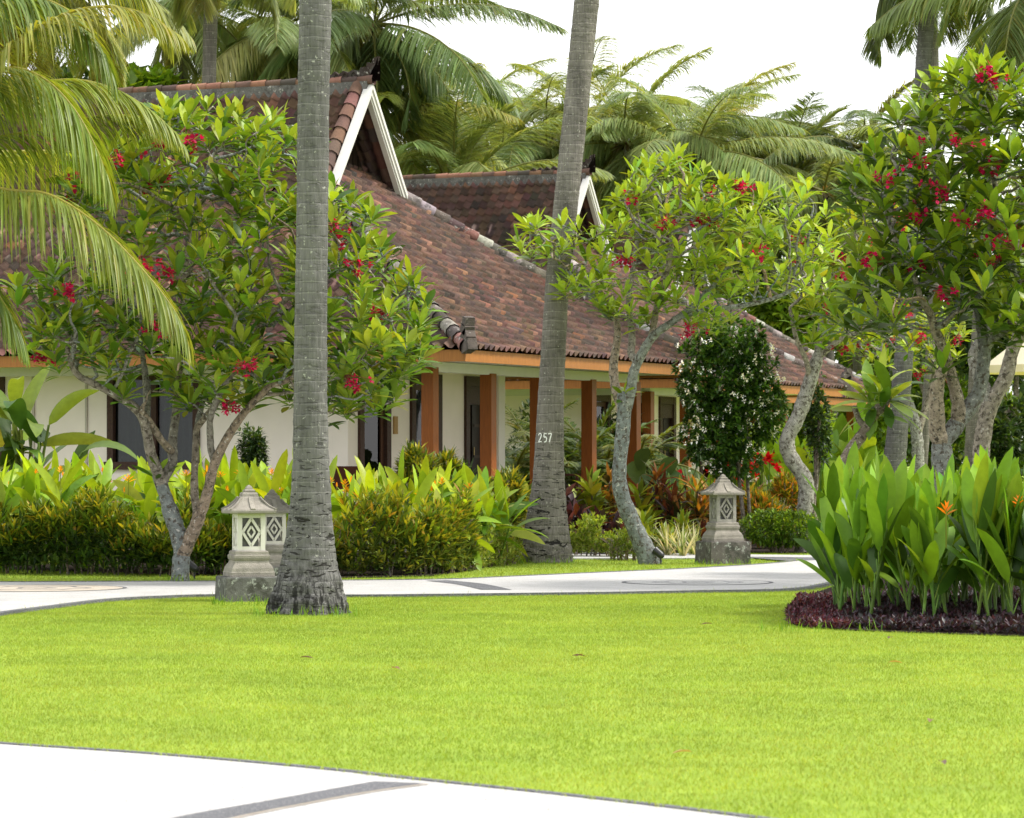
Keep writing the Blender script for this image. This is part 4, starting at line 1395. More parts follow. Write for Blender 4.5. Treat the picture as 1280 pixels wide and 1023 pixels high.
def plume_points(blobs, n, Y, dy, shell=.55):
    """attraction points in ellipses given in photo pixels (cx, cy, rx, ry, weight)"""
    w = np.array([b[4] for b in blobs], float)
    idx = rng.choice(len(blobs), n, p=w / w.sum())
    out = []
    for i in idx:
        b = blobs[i]
        u = unit(rng.normal(0, 1, 3)) * rng.uniform(shell, 1) ** (1 / 2)
        Yc = Y + (b[5] if len(b) > 5 else 0)
        out.append(P(b[0] + u[0] * b[2], b[1] + u[1] * b[3], Yc) + [0, u[1 - 1 + 1] * 0 + (u[2]) * dy, 0])
    return np.array(out)


def frangipani(label, skel, blobs, n, Y, dy, leaf=.34, k=13, pal=FLP, wts=(.3, .25, .2, .15, .1), inner=(.30, .38, .03), fl=24, step=.13, red=(.40, .006, .065), bark=(.25, .225, .19)):
    base = skel[0][0][0].copy(); base[2] = 0
    t = thing('frangipani_tree', label, 'frangipani tree', tuple(base), None)
    A = plume_points(blobs, n, Y, dy)
    nodes, par, kids, rad, ns = colonize(skel, A, step, kill=step * 1.15, iters=120)
    m = Mesh()
    branch_mesh(m, nodes, par, kids, rad, col=bark)
    m.build('trunk', BARK, t, base)
    tips = np.array([i for i in range(len(nodes)) if not kids[i]])
    ax = unit(nodes[tips] - nodes[par[tips]] + np.array([0, 0, .45]))
    m = Mesh()
    rosettes(m, nodes[tips], ax, k, leaf, leaf * .285, pal, wts, (.35, 1.6), (.05, .6), 'paddle', 5, .25, .17, .12, inner)
    m.build('crown', LEAF, t, base)
    cand = tips[rng.permutation(len(tips))]
    cand = cand[np.argsort(nodes[cand][:, 1] + rng.normal(0, .9, len(cand)))]
    for i in cand[:fl]:
        a = unit(nodes[i] - nodes[par[i]])
        m = Mesh()
        out_ = unit(np.array([rng.normal(0, .6), -1 + rng.normal(0, .4), rng.normal(-.2, .4)]))
        c = nodes[i] + a * .06 + out_ * rng.uniform(.12, .28)
        q = rng.integers(6, 14)
        pts = c + rng.normal(0, .065, (q, 3)) * [1.2, 1, .8]
        for p_ in pts:
            tube(m, [nodes[i], (nodes[i] + p_) / 2 + [0, 0, .02], p_], [.006, .005, .004], 4, (.25, .10, .06), False)
        rosettes(m, pts, unit(pts - c + out_ * .16 + [0, 0, .02]), 5, .058, .050, [red, np.array(red) * 1.25, np.array(red) * .8], None, (.95, 1.3), (.0, .3), 'round', 3, .15, .1)
        m.build('flower_cluster', PETAL, t, base)
    return t


def sk(pts, Y, rr, dy=None):
    n = len(pts)
    d = np.zeros(n) if dy is None else np.linspace(dy[0], dy[1], n)
    return ([P(x, y, Y + d[i]) for i, (x, y) in enumerate(pts)], rr)


c4_ = lambda L: [(x / 2.665, 340 + y / 2.665) for x, y in L]               # crops used when measuring the photo
c5_ = lambda L: [(400 + x / 2.665, 340 + y / 2.665) for x, y in L]
c6_ = lambda L: [(800 + x / 2.665, 340 + y / 2.665) for x, y in L]
c7_ = lambda L: [(1040 + x / 4.65, 340 + y / 4.65) for x, y in L]

# left frangipani, many limbs from a short bole
Y = 41.4
skel = [sk([(225, 733), (226, 705), (227, 685), (222, 665), (213, 640), (204, 612), (197, 592)], Y, [.12, .105, .12, .085, .075]),
        sk(c4_([(540, 700), (505, 615), (480, 500), (440, 445), (350, 390), (255, 340), (225, 260)]), Y, [.075, .06, .055, .045, .03], (0, -.8)),
        sk(c4_([(535, 690), (572, 640), (575, 560), (585, 480), (590, 400), (600, 300)]), Y, [.07, .062, .055, .045, .03], (0, .7)),
        sk(c4_([(480, 500), (490, 430), (485, 350), (470, 250)]), Y, [.055, .05, .04, .025], (-.2, .6)),
        sk(c4_([(555, 590), (500, 500), (470, 460)]), Y, [.045, .04, .035], (0, -.4)),
        sk(c4_([(612, 925), (650, 850), (690, 740), (715, 640), (765, 540), (830, 450), (900, 380)]), Y, [.09, .07, .06, .05, .035], (0, -.6)),
        sk(c4_([(662, 830), (648, 740), (650, 620), (660, 500), (690, 380)]), Y, [.055, .045, .04, .03], (0, .5)),
        sk(c4_([(705, 620), (700, 540), (705, 470), (760, 350)]), Y, [.045, .04, .03], (-.2, -1.0)),
        sk([(222, 490), (226, 420), (232, 340), (240, 270), (260, 210)], Y, [.045, .04, .03, .02], (.2, .3)),
        sk([(262, 520), (300, 450), (340, 390), (400, 350), (450, 330)], Y, [.04, .035, .03, .02], (0, -.2))]
blobs = [(250, 200, 105, 62, 1.2), (330, 215, 80, 70, .8), (150, 235, 70, 55, .6), (110, 370, 70, 60, .7), (230, 330, 110, 80, 1.0), (330, 340, 90, 90, 1.0), (440, 350, 80, 75, 1.2), (470, 425, 75, 60, .9), (410, 470, 55, 60, .6), (280, 470, 85, 45, .9), (90, 430, 50, 40, .5), (170, 440, 60, 45, .7), (340, 440, 60, 50, .6), (455, 480, 50, 50, .5), (60, 380, 40, 40, .3), (420, 290, 60, 45, .6), (500, 400, 45, 40, .4)]
frangipani('large frangipani with dark green leaves and pink flowers, forked trunk at the left path edge', skel, blobs, 1150, Y, 1.7, .355, 12, inner=(.24, .33, .03), wts=(.3, .3, .15, .2, .05), fl=19)

# central leaning frangipani
Y = 48.6
skel = [sk([(815, 708), (808, 692), (799, 672), (787, 645), (778, 622), (774, 600), (775, 575), (778, 545), (780, 515), (780, 492)], Y, [.17, .13, .115, .105, .105, .10]),
        sk(c5_([(1012, 470), (985, 390), (978, 310), (992, 200), (975, 120), (930, 60)]), Y, [.085, .07, .06, .045, .03], (0, .6)),
        sk(c5_([(1015, 480), (1035, 400), (1048, 325), (1105, 220), (1170, 170), (1260, 100), (1290, 60)]), Y, [.085, .075, .065, .05, .035], (0, -.5)),
        sk([(788, 452), (790, 420), (786, 380), (792, 330), (800, 280)], Y, [.055, .045, .04, .03], (0, .8)),
        sk([(815, 422), (822, 380), (835, 335), (842, 290)], Y, [.05, .045, .035, .025], (0, -.8)),
        sk([(838, 400), (880, 388), (930, 382), (975, 370), (1010, 350)], Y, [.045, .04, .032, .022], (-.4, .2)),
        sk([(768, 405), (745, 380), (715, 345), (690, 310)], Y, [.04, .032, .026, .02], (.5, .3))]
blobs = [(690, 300, 42, 30, .36), (672, 300, 32, 28, .2), (795, 275, 44, 44, .7), (790, 340, 66, 66, 1.0), (830, 225, 42, 32, .55), (850, 300, 60, 62, .9), (915, 270, 60, 48, .9), (950, 340, 78, 52, 1.0), (985, 270, 50, 42, .75), (880, 380, 60, 38, .5), (732, 352, 38, 34, .4), (1020, 320, 35, 45, .4), (875, 262, 46, 44, .7), (905, 330, 50, 40, .5)]
YG = np.array([(.20, .30, .020), (.15, .25, .018), (.27, .36, .024), (.085, .17, .016), (.29, .36, .04)])
frangipani('airy yellow-green frangipani leaning over the tongue of grass, single curved trunk', skel, blobs, 580, Y, 1.5, .32, 11, pal=YG, wts=(.3, .25, .25, .12, .08), inner=(.30, .44, .04), fl=10, bark=(.29, .26, .22))

# frangipani behind the lantern with an S-bent trunk
Y = 55
skel = [sk([(1004, 695)] + c6_([(548, 810), (552, 700), (503, 620), (490, 560), (528, 480), (560, 385), (590, 290)]), Y, [.15, .13, .13, .125, .12, .10]),
        sk(c6_([(590, 290), (600, 200), (620, 100), (680, 30)]), Y, [.06, .05, .035, .025], (0, .4)),
        sk(c6_([(565, 370), (555, 300), (520, 220), (500, 120)]), Y, [.05, .045, .035, .025], (0, -.4)),
        sk(c6_([(590, 290), (660, 230), (740, 190), (820, 130)]), Y, [.05, .045, .035, .025], (0, .2))]
blobs = [(1030, 400, 42, 45, .8), (1070, 345, 60, 50, 1.2), (1110, 400, 50, 55, .8), (1010, 350, 40, 35, .5), (1090, 290, 50, 40, .7)]
frangipani('frangipani with thick S-bent speckled trunk behind the lone stone lantern', skel, blobs, 200, Y, 1.2, .34, 12, pal=YG, wts=(.3, .3, .15, .2, .05), inner=(.28, .35, .03), fl=11, bark=(.29, .26, .22))

# small pruned one with a single big rosette
Y = 44
skel = [sk([(1040, 660)] + c6_([(652, 720), (690, 615), (742, 540), (772, 490), (800, 445)]), Y, [.085, .08, .078, .07, .06])]
base = skel[0][0][0].copy(); base[2] = 0
t = thing('frangipani_tree', 'small pruned frangipani, one bent stem topped by a single big rosette', 'frangipani tree', tuple(base))
m = Mesh()
pp = smooth_line([np.array([base[0] - .05, base[1], -.05])] + skel[0][0], 6)
tube(m, pp, np.interp(np.linspace(0, 1, len(pp)), [0, 1], [.1, .062]) * rng.uniform(.95, 1.06, len(pp)), 14, (.23, .19, .15))
for (q, lx, lz) in ((.72, -.16, .18), (.84, .22, .16)):
    s_ = pp[int(q * len(pp))]
    tube(m, [s_, s_ + [lx * .6, 0, lz * .6], s_ + [lx, 0, lz * 1.6]], [.05, .04, .035], 8, (.23, .20, .16))
m.build('trunk', BARK, t, base)
m = Mesh()
e = pp[-1]
rosettes(m, [e, e + [-.16, .05, .06], e + [.16, -.08, .10], e + [.02, .1, .22]], [[.05, -.1, 1], [-.8, .1, .8], [.8, -.2, .8], [0, .2, 1]], 12, .62, .19, FLP, (.35, .3, .15, .15, .05), (.35, 1.95), (.1, .9), 'paddle', 5, .18, .14, .14, (.26, .36, .04))
m.build('crown', LEAF, t, base)

# big many-limbed frangipani on the right and its neighbour
Y = 40
skel = [sk([(1186, 735), (1184, 690), (1182, 640), (1178, 600)] + c7_([(640, 985)]), Y, [.17, .15, .14, .13, .12]),
        sk(c7_([(615, 990), (612, 900), (608, 790), (612, 660), (645, 560)]), Y, [.11, .10, .09, .08, .06], (0, -.4)),
        sk(c7_([(660, 975), (740, 865), (800, 780), (845, 720), (872, 600), (884, 420), (850, 210), (838, 100), (850, 0)]), Y, [.11, .095, .085, .075, .06, .04], (0, .2)),
        sk(c7_([(745, 855), (720, 700), (680, 560), (640, 430), (595, 330), (565, 230), (500, 150)]), Y, [.085, .075, .065, .05, .035], (0, -.5)),
        sk(c7_([(880, 440), (960, 370), (1040, 300), (1060, 180), (1090, 60)]), Y, [.06, .05, .045, .035, .025], (.2, -.6)),
        sk(c7_([(610, 340), (700, 250), (740, 170), (760, 60)]), Y, [.045, .04, .03, .02], (-.5, .5)),
        sk([(1223, 362), (1235, 300), (1245, 240), (1230, 180), (1240, 130)], Y, [.045, .04, .035, .025, .02], (.2, -.2)),
        sk([(1155, 385), (1140, 340), (1120, 300), (1105, 260)], Y, [.035, .03, .025, .02], (-.5, -.7))]
DG = np.array([(.075, .14, .018), (.055, .105, .016), (.11, .185, .018), (.042, .08, .014), (.16, .23, .02)])
blobs = [(1215, 130, 75, 50, 1.0), (1260, 190, 70, 70, 1.0), (1150, 200, 70, 60, 1.0), (1110, 240, 55, 45, .7), (1095, 385, 48, 40, .5), (1190, 290, 90, 60, 1.1), (1250, 300, 70, 70, .9), (1130, 320, 60, 45, .6), (1330, 220, 70, 110, .9), (1210, 370, 60, 35, .35), (1265, 400, 45, 35, .3), (1330, 370, 60, 50, .4)]
frangipani('big dark-leaved frangipani with red flowers and many speckled limbs behind the tall leaf bed', skel, blobs, 720, Y, 1.7, .39, 12, pal=DG, wts=(.3, .25, .25, .1, .1), inner=(.24, .36, .025), fl=20, red=(.42, .005, .07), bark=(.29, .26, .22))
Y = 43
skel = [sk([(1228, 722), (1228, 650), (1226, 600), (1227, 560), (1234, 518), (1242, 499), (1257, 473), (1266, 437), (1282, 402), (1300, 350)], Y, [.135, .125, .115, .10, .085, .06]),
        sk([(1240, 500), (1222, 470), (1218, 440), (1240, 410), (1262, 380)], Y, [.09, .08, .07, .06, .05], (0, .6)),
        sk([(1300, 350), (1320, 290), (1350, 240)], Y, [.05, .04, .03])]
frangipani('slimmer frangipani trunk leaning right beside the many-limbed one', skel, [(1310, 300, 60, 70, 1), (1380, 280, 60, 80, 1), (1275, 345, 30, 30, .4)], 200, Y, 1.2, .40, 12, pal=DG, fl=10, red=(.42, .005, .07), bark=(.29, .26, .22))
# thin one far behind, between the pruned one and the big one
Y = 66
skel = [sk([(1151, 662), (1152, 620), (1148, 580), (1146, 545), (1140, 515), (1125, 480)], Y, [.17, .14, .13, .12, .10, .06]),
        sk([(1146, 545), (1160, 500), (1170, 460)], Y, [.08, .06, .05], (0, .3))]
frangipani('thin distant frangipani with tangled bare twigs between the pale palm trunk and the big frangipani', skel, [(1110, 430, 60, 40, 1), (1165, 430, 45, 40, .8), (1080, 400, 40, 40, .5)], 190, Y, 1.5, .32, 9, pal=YG, fl=8, bark=(.29, .26, .22))


# ================================================================ leafy background trees and shrubs
def blob_points(c, r, n, shell=.35, lump=.35):
    """points through an uneven ellipsoid: thicker near the skin, with lumps and gaps"""
    c, r = np.asarray(c, float), np.asarray(r, float)
    k = unit(rng.normal(0, 1, (9, 3)))
    out = []
    while len(out) < n:
        u = unit(rng.normal(0, 1, (n, 3)))
        f = np.max(u @ k.T, axis=1)
        rad = rng.uniform(shell, 1, n) ** .5 * (1 - lump + lump * np.clip((f - .55) / .4, 0, 1))
        p = u * rad[:, None]
        out += list(p[f + rng.normal(0, .12, n) > .5])
    out = np.array(out[:n])
    return c + out * r, unit(out / r + [0, 0, .35])


def leafy_tree(label, px, rows, Y, half_w, pal, n=420, k=6, leaf=.22, lw=.42, group='trees behind the bungalows', name='leafy_tree', cat='tree', tr=.13, prof='lance', dy=None, blobs=4, wts=None):
    """tree from top row to bottom row of its crown"""
    top, bot = P(px, rows[0], Y)[2], P(px, rows[1], Y)[2]
    g = on_ground(px, Y)
    hw = half_w / F * Y
    cz, rz = (top + bot) / 2, (top - bot) / 2
    t = thing(name, label, cat, tuple(g), group)
    cs = [(g + [0, 0, cz], np.array([hw * .75, (dy or hw) * .75, rz * .8]))]
    for _ in range(blobs):
        a = rng.uniform(0, 6.28); e = rng.uniform(-.6, .75)
        cs.append((g + [hw * .5 * math.cos(a), (dy or hw) * .5 * math.sin(a), cz + rz * .6 * e], np.array([hw, dy or hw, rz]) * rng.uniform(.38, .55)))
    m = Mesh()
    tube(m, [g + [0, 0, -.1], g + [.03, 0, .3], g + [-.05, 0, max(.5, bot * .6)], g + [.05, 0, cz]], [tr * 1.5, tr, tr * .85, tr * .4], 10, (.20, .17, .14))
    for c, r in cs[1:]:
        b = g + [0, 0, min(cz, max(.2, bot)) - .1]
        tube(m, [b, (b + c) / 2 + [0, 0, .1], c], [tr * .5, tr * .35, tr * .15], 6, (.20, .17, .14))
    m.build('trunk', BARK, t, g)
    m = Mesh()
    for c, r in cs:
        p, a = blob_points(c, r, n // len(cs))
        rosettes(m, p, a, k, leaf, leaf * lw, pal, wts, (.3, 1.5), (.1, .6), prof, 2, .2, .2)
    m.build('crown', LEAF, t, g)
    return t


MID = np.array([(.065, .125, .018), (.045, .09, .016), (.10, .17, .02), (.15, .22, .025)])
LIME = np.array([(.20, .33, .02), (.15, .27, .018), (.26, .38, .025), (.09, .17, .016)])
DEEP = np.array([(.030, .065, .016), (.045, .085, .018), (.022, .045, .014), (.07, .12, .02)])
leafy_tree('broad-leaved bright green tree behind the left end of the ridge', 165, (70, 190), 92, 95, LIME, 260, 7, .55, .5, wts=[.3, .3, .15, .25])
leafy_tree('deep green tree in the gap between the left roof and the ringed palm trunk', 60, (60, 260), 88, 110, DEEP, 300, 6, .5)
leafy_tree('dark green tree mass behind the crest of the nearest gable', 545, (190, 330), 120, 70, MID, 300, 6, .5)
leafy_tree('green treetop behind the middle of the second ridge', 640, (190, 330), 124, 75, MID, 300, 6, .5)
leafy_tree('green treetop just right of the numbered trunk, behind the small gable', 770, (200, 340), 122, 75, MID, 300, 6, .5)
leafy_tree('green treetop low behind the airy frangipani', 860, (215, 360), 128, 75, MID, 300, 6, .5)
leafy_tree('dark treetop behind the upright spear palm', 950, (210, 400), 126, 70, DEEP, 300, 6, .5)
leafy_tree('lime green tree shining between the far bungalow roof and the bent frangipani', 990, (330, 455), 104, 62, LIME, 320, 7, .42, .45)
leafy_tree('green tree filling the gap right of the far bungalow roof', 1070, (260, 480), 112, 80, MID, 420, 6, .5)
leafy_tree('dark tree behind the big frangipani crown', 1165, (230, 520), 106, 95, DEEP, 460, 6, .5)
leafy_tree('dark leafy tree at the far right behind the slim leaning trunk', 1270, (260, 540), 100, 95, DEEP, 460, 6, .5)
leafy_tree('pale green tree seen low between the big frangipani limbs', 1215, (380, 560), 115, 70, LIME, 380, 6, .45)
leafy_tree('green tree low behind the pruned frangipani rosette', 1120, (400, 580), 118, 80, MID, 420, 6, .45)
leafy_tree('bright broad-leaved tree low at the far right', 1360, (300, 590), 92, 80, MID, 300, 6, .5)
leafy_tree('tall clipped green shrub in the far garden behind the pale palm trunk', 1085, (470, 610), 100, 62, LIME, 340, 6, .34, name='garden_shrub', cat='shrub', tr=.08)
leafy_tree('green shrub in the far garden left of the dim distant palm trunk', 1165, (500, 612), 98, 50, MID, 300, 6, .34, name='garden_shrub', cat='shrub', tr=.08)
leafy_tree('deep green shrub wall in the far garden below the parasol', 1255, (480, 612), 96, 60, DEEP, 320, 6, .34, name='garden_shrub', cat='shrub', tr=.08)
leafy_tree('rounded green shrub in the far garden behind the bent frangipani trunk', 1020, (500, 612), 92, 48, LIME, 280, 6, .30, name='garden_shrub', cat='shrub', tr=.08)
leafy_tree('green shrub in the far garden at the picture edge', 1330, (500, 615), 90, 50, MID, 260, 6, .34, name='garden_shrub', cat='shrub', tr=.08)
leafy_tree('green treetop between the far bungalow roof and the airy frangipani', 905, (235, 420), 118, 60, MID, 360, 6, .45)
leafy_tree('dark shrub in the gap past the cream wall end, behind the areca palms', 672, (480, 640), 72, 52, DEEP, 420, 6, .22, name='garden_shrub', cat='shrub', tr=.06, group=None)
leafy_tree('dark shrub in the gap behind the leaning frangipani and the areca palms', 768, (490, 640), 72.5, 50, DEEP, 420, 6, .22, name='garden_shrub', cat='shrub', tr=.06, group=None)
leafy_tree('slim dark creeper-covered tree just right of the bent frangipani trunk', 1020, (440, 612), 60, 20, DEEP, 300, 6, .13, name='slim_tree', cat='tree', tr=.05, group=None)
leafy_tree('dark shrub against the cream wall between the left window and the thick palm', 314, (505, 640), 50.5, 27, DEEP, 320, 6, .12, name='wall_shrub', cat='shrub', tr=.05, group=None)

# white-flowering shrub tree on two thin stems
Y = 56
g = on_ground(926, Y)
t = thing('flowering_shrub', 'dark glossy shrub tree sprinkled with small white flowers before the second bungalow', 'shrub', tuple(g))
m = Mesh()
for dx, r_ in ((-.09, .04), (.05, .035), (.14, .03)):
    tube(m, [g + [dx, 0, -.05], g + [dx * 1.2 - .02, .05, .6], g + [dx * 1.6 - .12, 0, 1.3], g + [dx * 2.2 - .2, 0, 2.4]], [r_ * 1.2, r_, r_ * .9, r_ * .5], 8, (.20, .17, .14))
m.build('trunk', BARK, t, g)
m = Mesh()
PTS = []
for (cx_, cy_, rx, ry, n) in ((908, 470, 66, 66, 700), (914, 428, 50, 40, 360), (925, 520, 58, 62, 520), (895, 545, 44, 50, 380), (920, 575, 34, 30, 200), (955, 500, 30, 40, 160), (872, 490, 22, 40, 120)):
    p, a = blob_points(P(cx_, cy_, Y), (rx / F * Y, .75, ry / F * Y), n, .3, .25)
    rosettes(m, p, a, 8, .115, .06, DEEP * [1.3, 1.5, .9], None, (.3, 1.5), (.1, .5), 'round', 2, .2, .2)
    PTS.append((p, a))
m.build('crown', LEAF, t, g)
p = np.concatenate([q[0] for q in PTS]); a = np.concatenate([q[1] for q in PTS])
front = np.where(p[:, 1] < Y - .1)[0]
pick_ = rng.choice(front, 84, replace=False)
for i in pick_:
    m = Mesh()
    q = p[i] + a[i] * .10 + rng.normal(0, .06, (3, 3)) + [0, -.05, 0]
    rosettes(m, q, a[i] + rng.normal(0, .4, (3, 3)) + [0, -.5, 0], 5, .052, .036, [(.92, .92, .88)], None, (.9, 1.3), (.1, .3), 'round', 2, .15, .04)
    m.build('blossom', PETAL, t, g)


# ================================================================ broad-leaved clumps (heliconia)
def stalk_mesh(stem_m, leaf_m, g, h, n, L, W, pal, wts, lean, low=.30, thick=.016, inner=None, spread=1.0):
    d = unit(np.array([lean[0], lean[1], 1.0]))
    top = g + d * h
    tube(stem_m, [g + [0, 0, -.05], g + d * h * .5, top], [thick * 1.2, thick, thick * .6], 7, jitter((.085, .16, .022), 1)[0])
    az0 = rng.uniform(0, np.pi)
    for i in range(n):
        f = (i + .5) / n
        z = h * (low + (1 - low) * f)
        az = az0 + np.pi * i + rng.normal(0, .5)
        tilt = (.95 * (1 - f) + .22) * rng.uniform(.45, 1.45) * spread
        dd = np.array([math.cos(az) * math.sin(tilt), math.sin(az) * math.sin(tilt), math.cos(tilt)]) + d * .2
        dd = unit(dd)
        b = g + d * z
        pet = .10 + .10 * (1 - f)
        e = b + unit(dd + [0, 0, .8]) * pet
        tube(stem_m, [b, e], [thick * .55, thick * .35], 5, jitter((.15, .25, .03), 1)[0], False)
        c = pick(pal, 1, wts)[0] if not (inner is not None and f > .75) else jitter(inner, 1)[0]
        leaves(leaf_m, e, dd, L * rng.uniform(.72, 1.12), W * rng.uniform(.85, 1.15), rng.uniform(.05, .55) + .45 * (1 - f) * spread, c, n=8, fold=.22, roll=rng.normal(0, .9), prof='broad')


def bract_flower(m, c, size, col):
    """zigzag upright bract flower, tips spreading in one plane"""
    az = rng.uniform(0, 3.14)
    k = 6
    s = np.array([1, -1] * 3)
    tl = np.array([1.25, 1.1, .9, .75, .45, .25])
    d = np.stack([np.cos(az) * np.sin(tl) * s, np.sin(az) * np.sin(tl) * s, np.cos(tl)], 1)
    b = c + np.stack([np.zeros(k), np.zeros(k), np.linspace(0, .35, k) * size], 1)
    leaves(m, b, d, size * np.linspace(1, .55, k), size * .20, -.1, jitter(col, k, .12), n=3, fold=.9)
    tube(m, [c - [0, 0, size * 1.8], c + [0, 0, size * .4]], size * .05, 5, (.25, .30, .04), False)


HLEFT = np.array([(.22, .36, .018), (.15, .28, .018), (.30, .42, .025), (.09, .18, .02), (.36, .42, .06)])
HRIGHT = np.array([(.085, .185, .012), (.060, .135, .012), (.13, .25, .014), (.18, .31, .018), (.042, .095, .013)])


def clump(label, name, places, hrange, L, W, pal, wts, nl=(4, 6), flowers=0, fcol=(.75, .35, .02), fsize=.13, group=None, inner=None, thick=.016, low=.3, lean=.12, parts=True, spread=1.0):
    c = places.mean(0)
    t = thing(name, label, 'plant', tuple(c), group)
    F1, S1 = Mesh(), Mesh()
    for i, g in enumerate(places):
        if parts:
            F1, S1 = Mesh(), Mesh()
        h = rng.uniform(*hrange)
        stalk_mesh(S1, F1, g, h, int(rng.integers(nl[0], nl[1] + 1)), L, W, pal, wts, rng.normal(0, lean, 2), low, thick, inner, spread)
        if parts:
            s = S1.build('stalk', STEM, t, c)
            F1.build('leaf_blades', LEAF, s, c)
    if not parts:
        S1.build('stalks', STEM, t, c); F1.build('leaf_blades', LEAF, t, c)
    for i in range(flowers):
        m = Mesh()
        g = places[rng.integers(len(places))] + [rng.normal(0, .1), rng.normal(-.12, .1), 0]
        bract_flower(m, g + [0, 0, hrange[1] * rng.uniform(.98, 1.28)], fsize * .85 * rng.uniform(.7, 1.2), fcol)
        m.build('flower', PETAL, t, c)
    return t


def scatter(poly, n, dmin):
    poly = np.asarray(poly)[:, :2]
    lo, hi = poly.min(0), poly.max(0)
    out = []
    tries = 0
    while len(out) < n and tries < 40000:
        tries += 1
        q = lo + rng.uniform(0, 1, 2) * (hi - lo)
        if in_poly(np.array([q[0]]), np.array([q[1]]), poly)[0] and all(np.linalg.norm(q - o) > dmin for o in out):
            out.append(q)
    return np.array([[x, y, 0] for x, y in out])


def row_poly(x0, x1, Y0, Y1):
    return [on_ground(x0, Y0), on_ground(x1, Y0), on_ground(x1, Y1), on_ground(x0, Y1)]


# right-hand bed: tall upright leaves on bare stalks
rp = [G(1032, 762), G(1050, 779), G(1140, 784), G(1290, 788), G(1350, 789), G(1350, 759), G(1050, 757)]
pl = scatter(rp, 100, .115)
clump('big clump of tall upright glossy leaves on slim green stalks, right foreground bed', 'heliconia_clump', pl, (.58, 1.02), .60, .145, HRIGHT, [.30, .24, .22, .12, .12], (8, 11), 9, (.80, .25, .02), .17, None, (.16, .30, .02), .014, .12, .12, True, .68)
# left beds behind the clipped hedge: paler, arching leaves with golden bracts
pl = scatter(row_poly(-60, 205, 44.5, 46.8), 62, .13)
clump('pale green broad-leaved clump with golden bracts left of the forked frangipani trunk', 'heliconia_clump', pl, (.60, 1.08), .66, .145, HLEFT, [.35, .25, .2, .12, .08], (6, 9), 18, (.80, .36, .02), .14, 'golden heliconia clumps behind the clipped hedge', (.30, .42, .02), .013, .42, .22, False, 1.5)
pl = scatter(row_poly(205, 375, 44.2, 46.8), 42, .13)
clump('pale green broad-leaved clump with golden bracts between forked frangipani and thick palm', 'heliconia_clump', pl, (.60, 1.05), .64, .145, HLEFT, [.35, .25, .2, .12, .08], (6, 9), 16, (.80, .36, .02), .14, 'golden heliconia clumps behind the clipped hedge', (.30, .42, .02), .013, .42, .22, False, 1.5)
pl = scatter(row_poly(405, 560, 44.8, 47.8), 46, .13)
clump('arching yellow-green leafy clump with golden bracts directly right of the thick palm', 'heliconia_clump', pl, (.55, .98), .66, .14, HLEFT, [.35, .2, .3, .07, .08], (6, 9), 16, (.82, .38, .02), .14, 'golden heliconia clumps behind the clipped hedge', (.32, .43, .02), .013, .42, .25, False, 1.65)
pl = scatter(row_poly(540, 628, 47.2, 49.2), 34, .13)
clump('low arching yellow-green clump with golden bracts left of the numbered palm trunk', 'heliconia_clump', pl, (.42, .85), .66, .14, HLEFT, [.35, .2, .3, .07, .08], (6, 9), 13, (.82, .38, .02), .15, 'golden heliconia clumps behind the clipped hedge', (.32, .43, .02), .013, .42, .25, False, 1.7)

# big banana-like leaves against the wall at the far left
g = on_ground(28, 48.3)
t = thing('banana_plant', 'banana-like plant with torn yellow-edged leaves against the cream wall at left', 'plant', tuple(g))
m, m2 = Mesh(), Mesh()
BP = np.array([(.19, .28, .025), (.13, .22, .02), (.055, .11, .018), (.26, .30, .05), (.04, .08, .016)])
for i in range(34):
    b = g + [rng.normal(0, .35), rng.normal(0, .25), rng.uniform(.9, 2.3)]
    az, tl = rng.uniform(0, 6.28), rng.uniform(.35, 1.35)
    d = np.array([math.cos(az) * math.sin(tl), math.sin(az) * math.sin(tl), math.cos(tl)])
    tube(m, [g + [rng.normal(0, .2), rng.normal(0, .15), 0], b], [.035, .018], 7, jitter((.14, .20, .03), 1)[0])
    leaves(m2, b, d, rng.uniform(.8, 1.25), rng.uniform(.2, .30), rng.uniform(.5, 1.4), pick(BP, 1)[0], n=9, fold=.25, roll=rng.normal(0, .6), prof='broad')
m.build('stalk', STEM, t, g)
m2.build('leaf_blades', LEAF, t, g)
g = on_ground(1050, 66)
pl = scatter(row_poly(1012, 1085, 65, 67.5), 16, .3)
clump('lush pale green broad-leaved plant under the far eave, behind the single rosette', 'broadleaf_plant', pl, (1.0, 1.9), .95, .30, LIME, [.4, .2, .3, .1], (5, 7), 0, inner=None, parts=False, spread=1.2, thick=.02)
pl = scatter(row_poly(948, 985, 66, 68), 7, .25)
clump('light green broad-leaved plant between veranda posts right of the white-flowering shrub', 'broadleaf_plant', pl, (1.2, 2.0), .9, .30, LIME, [.4, .2, .3, .1], (4, 6), 0, parts=False, spread=1.1, thick=.02)


# ================================================================ clipped croton hedges
CROT = np.array([(.14, .21, .02), (.085, .15, .018), (.22, .27, .022), (.36, .33, .03), (.045, .085, .016), (.36, .22, .03)])


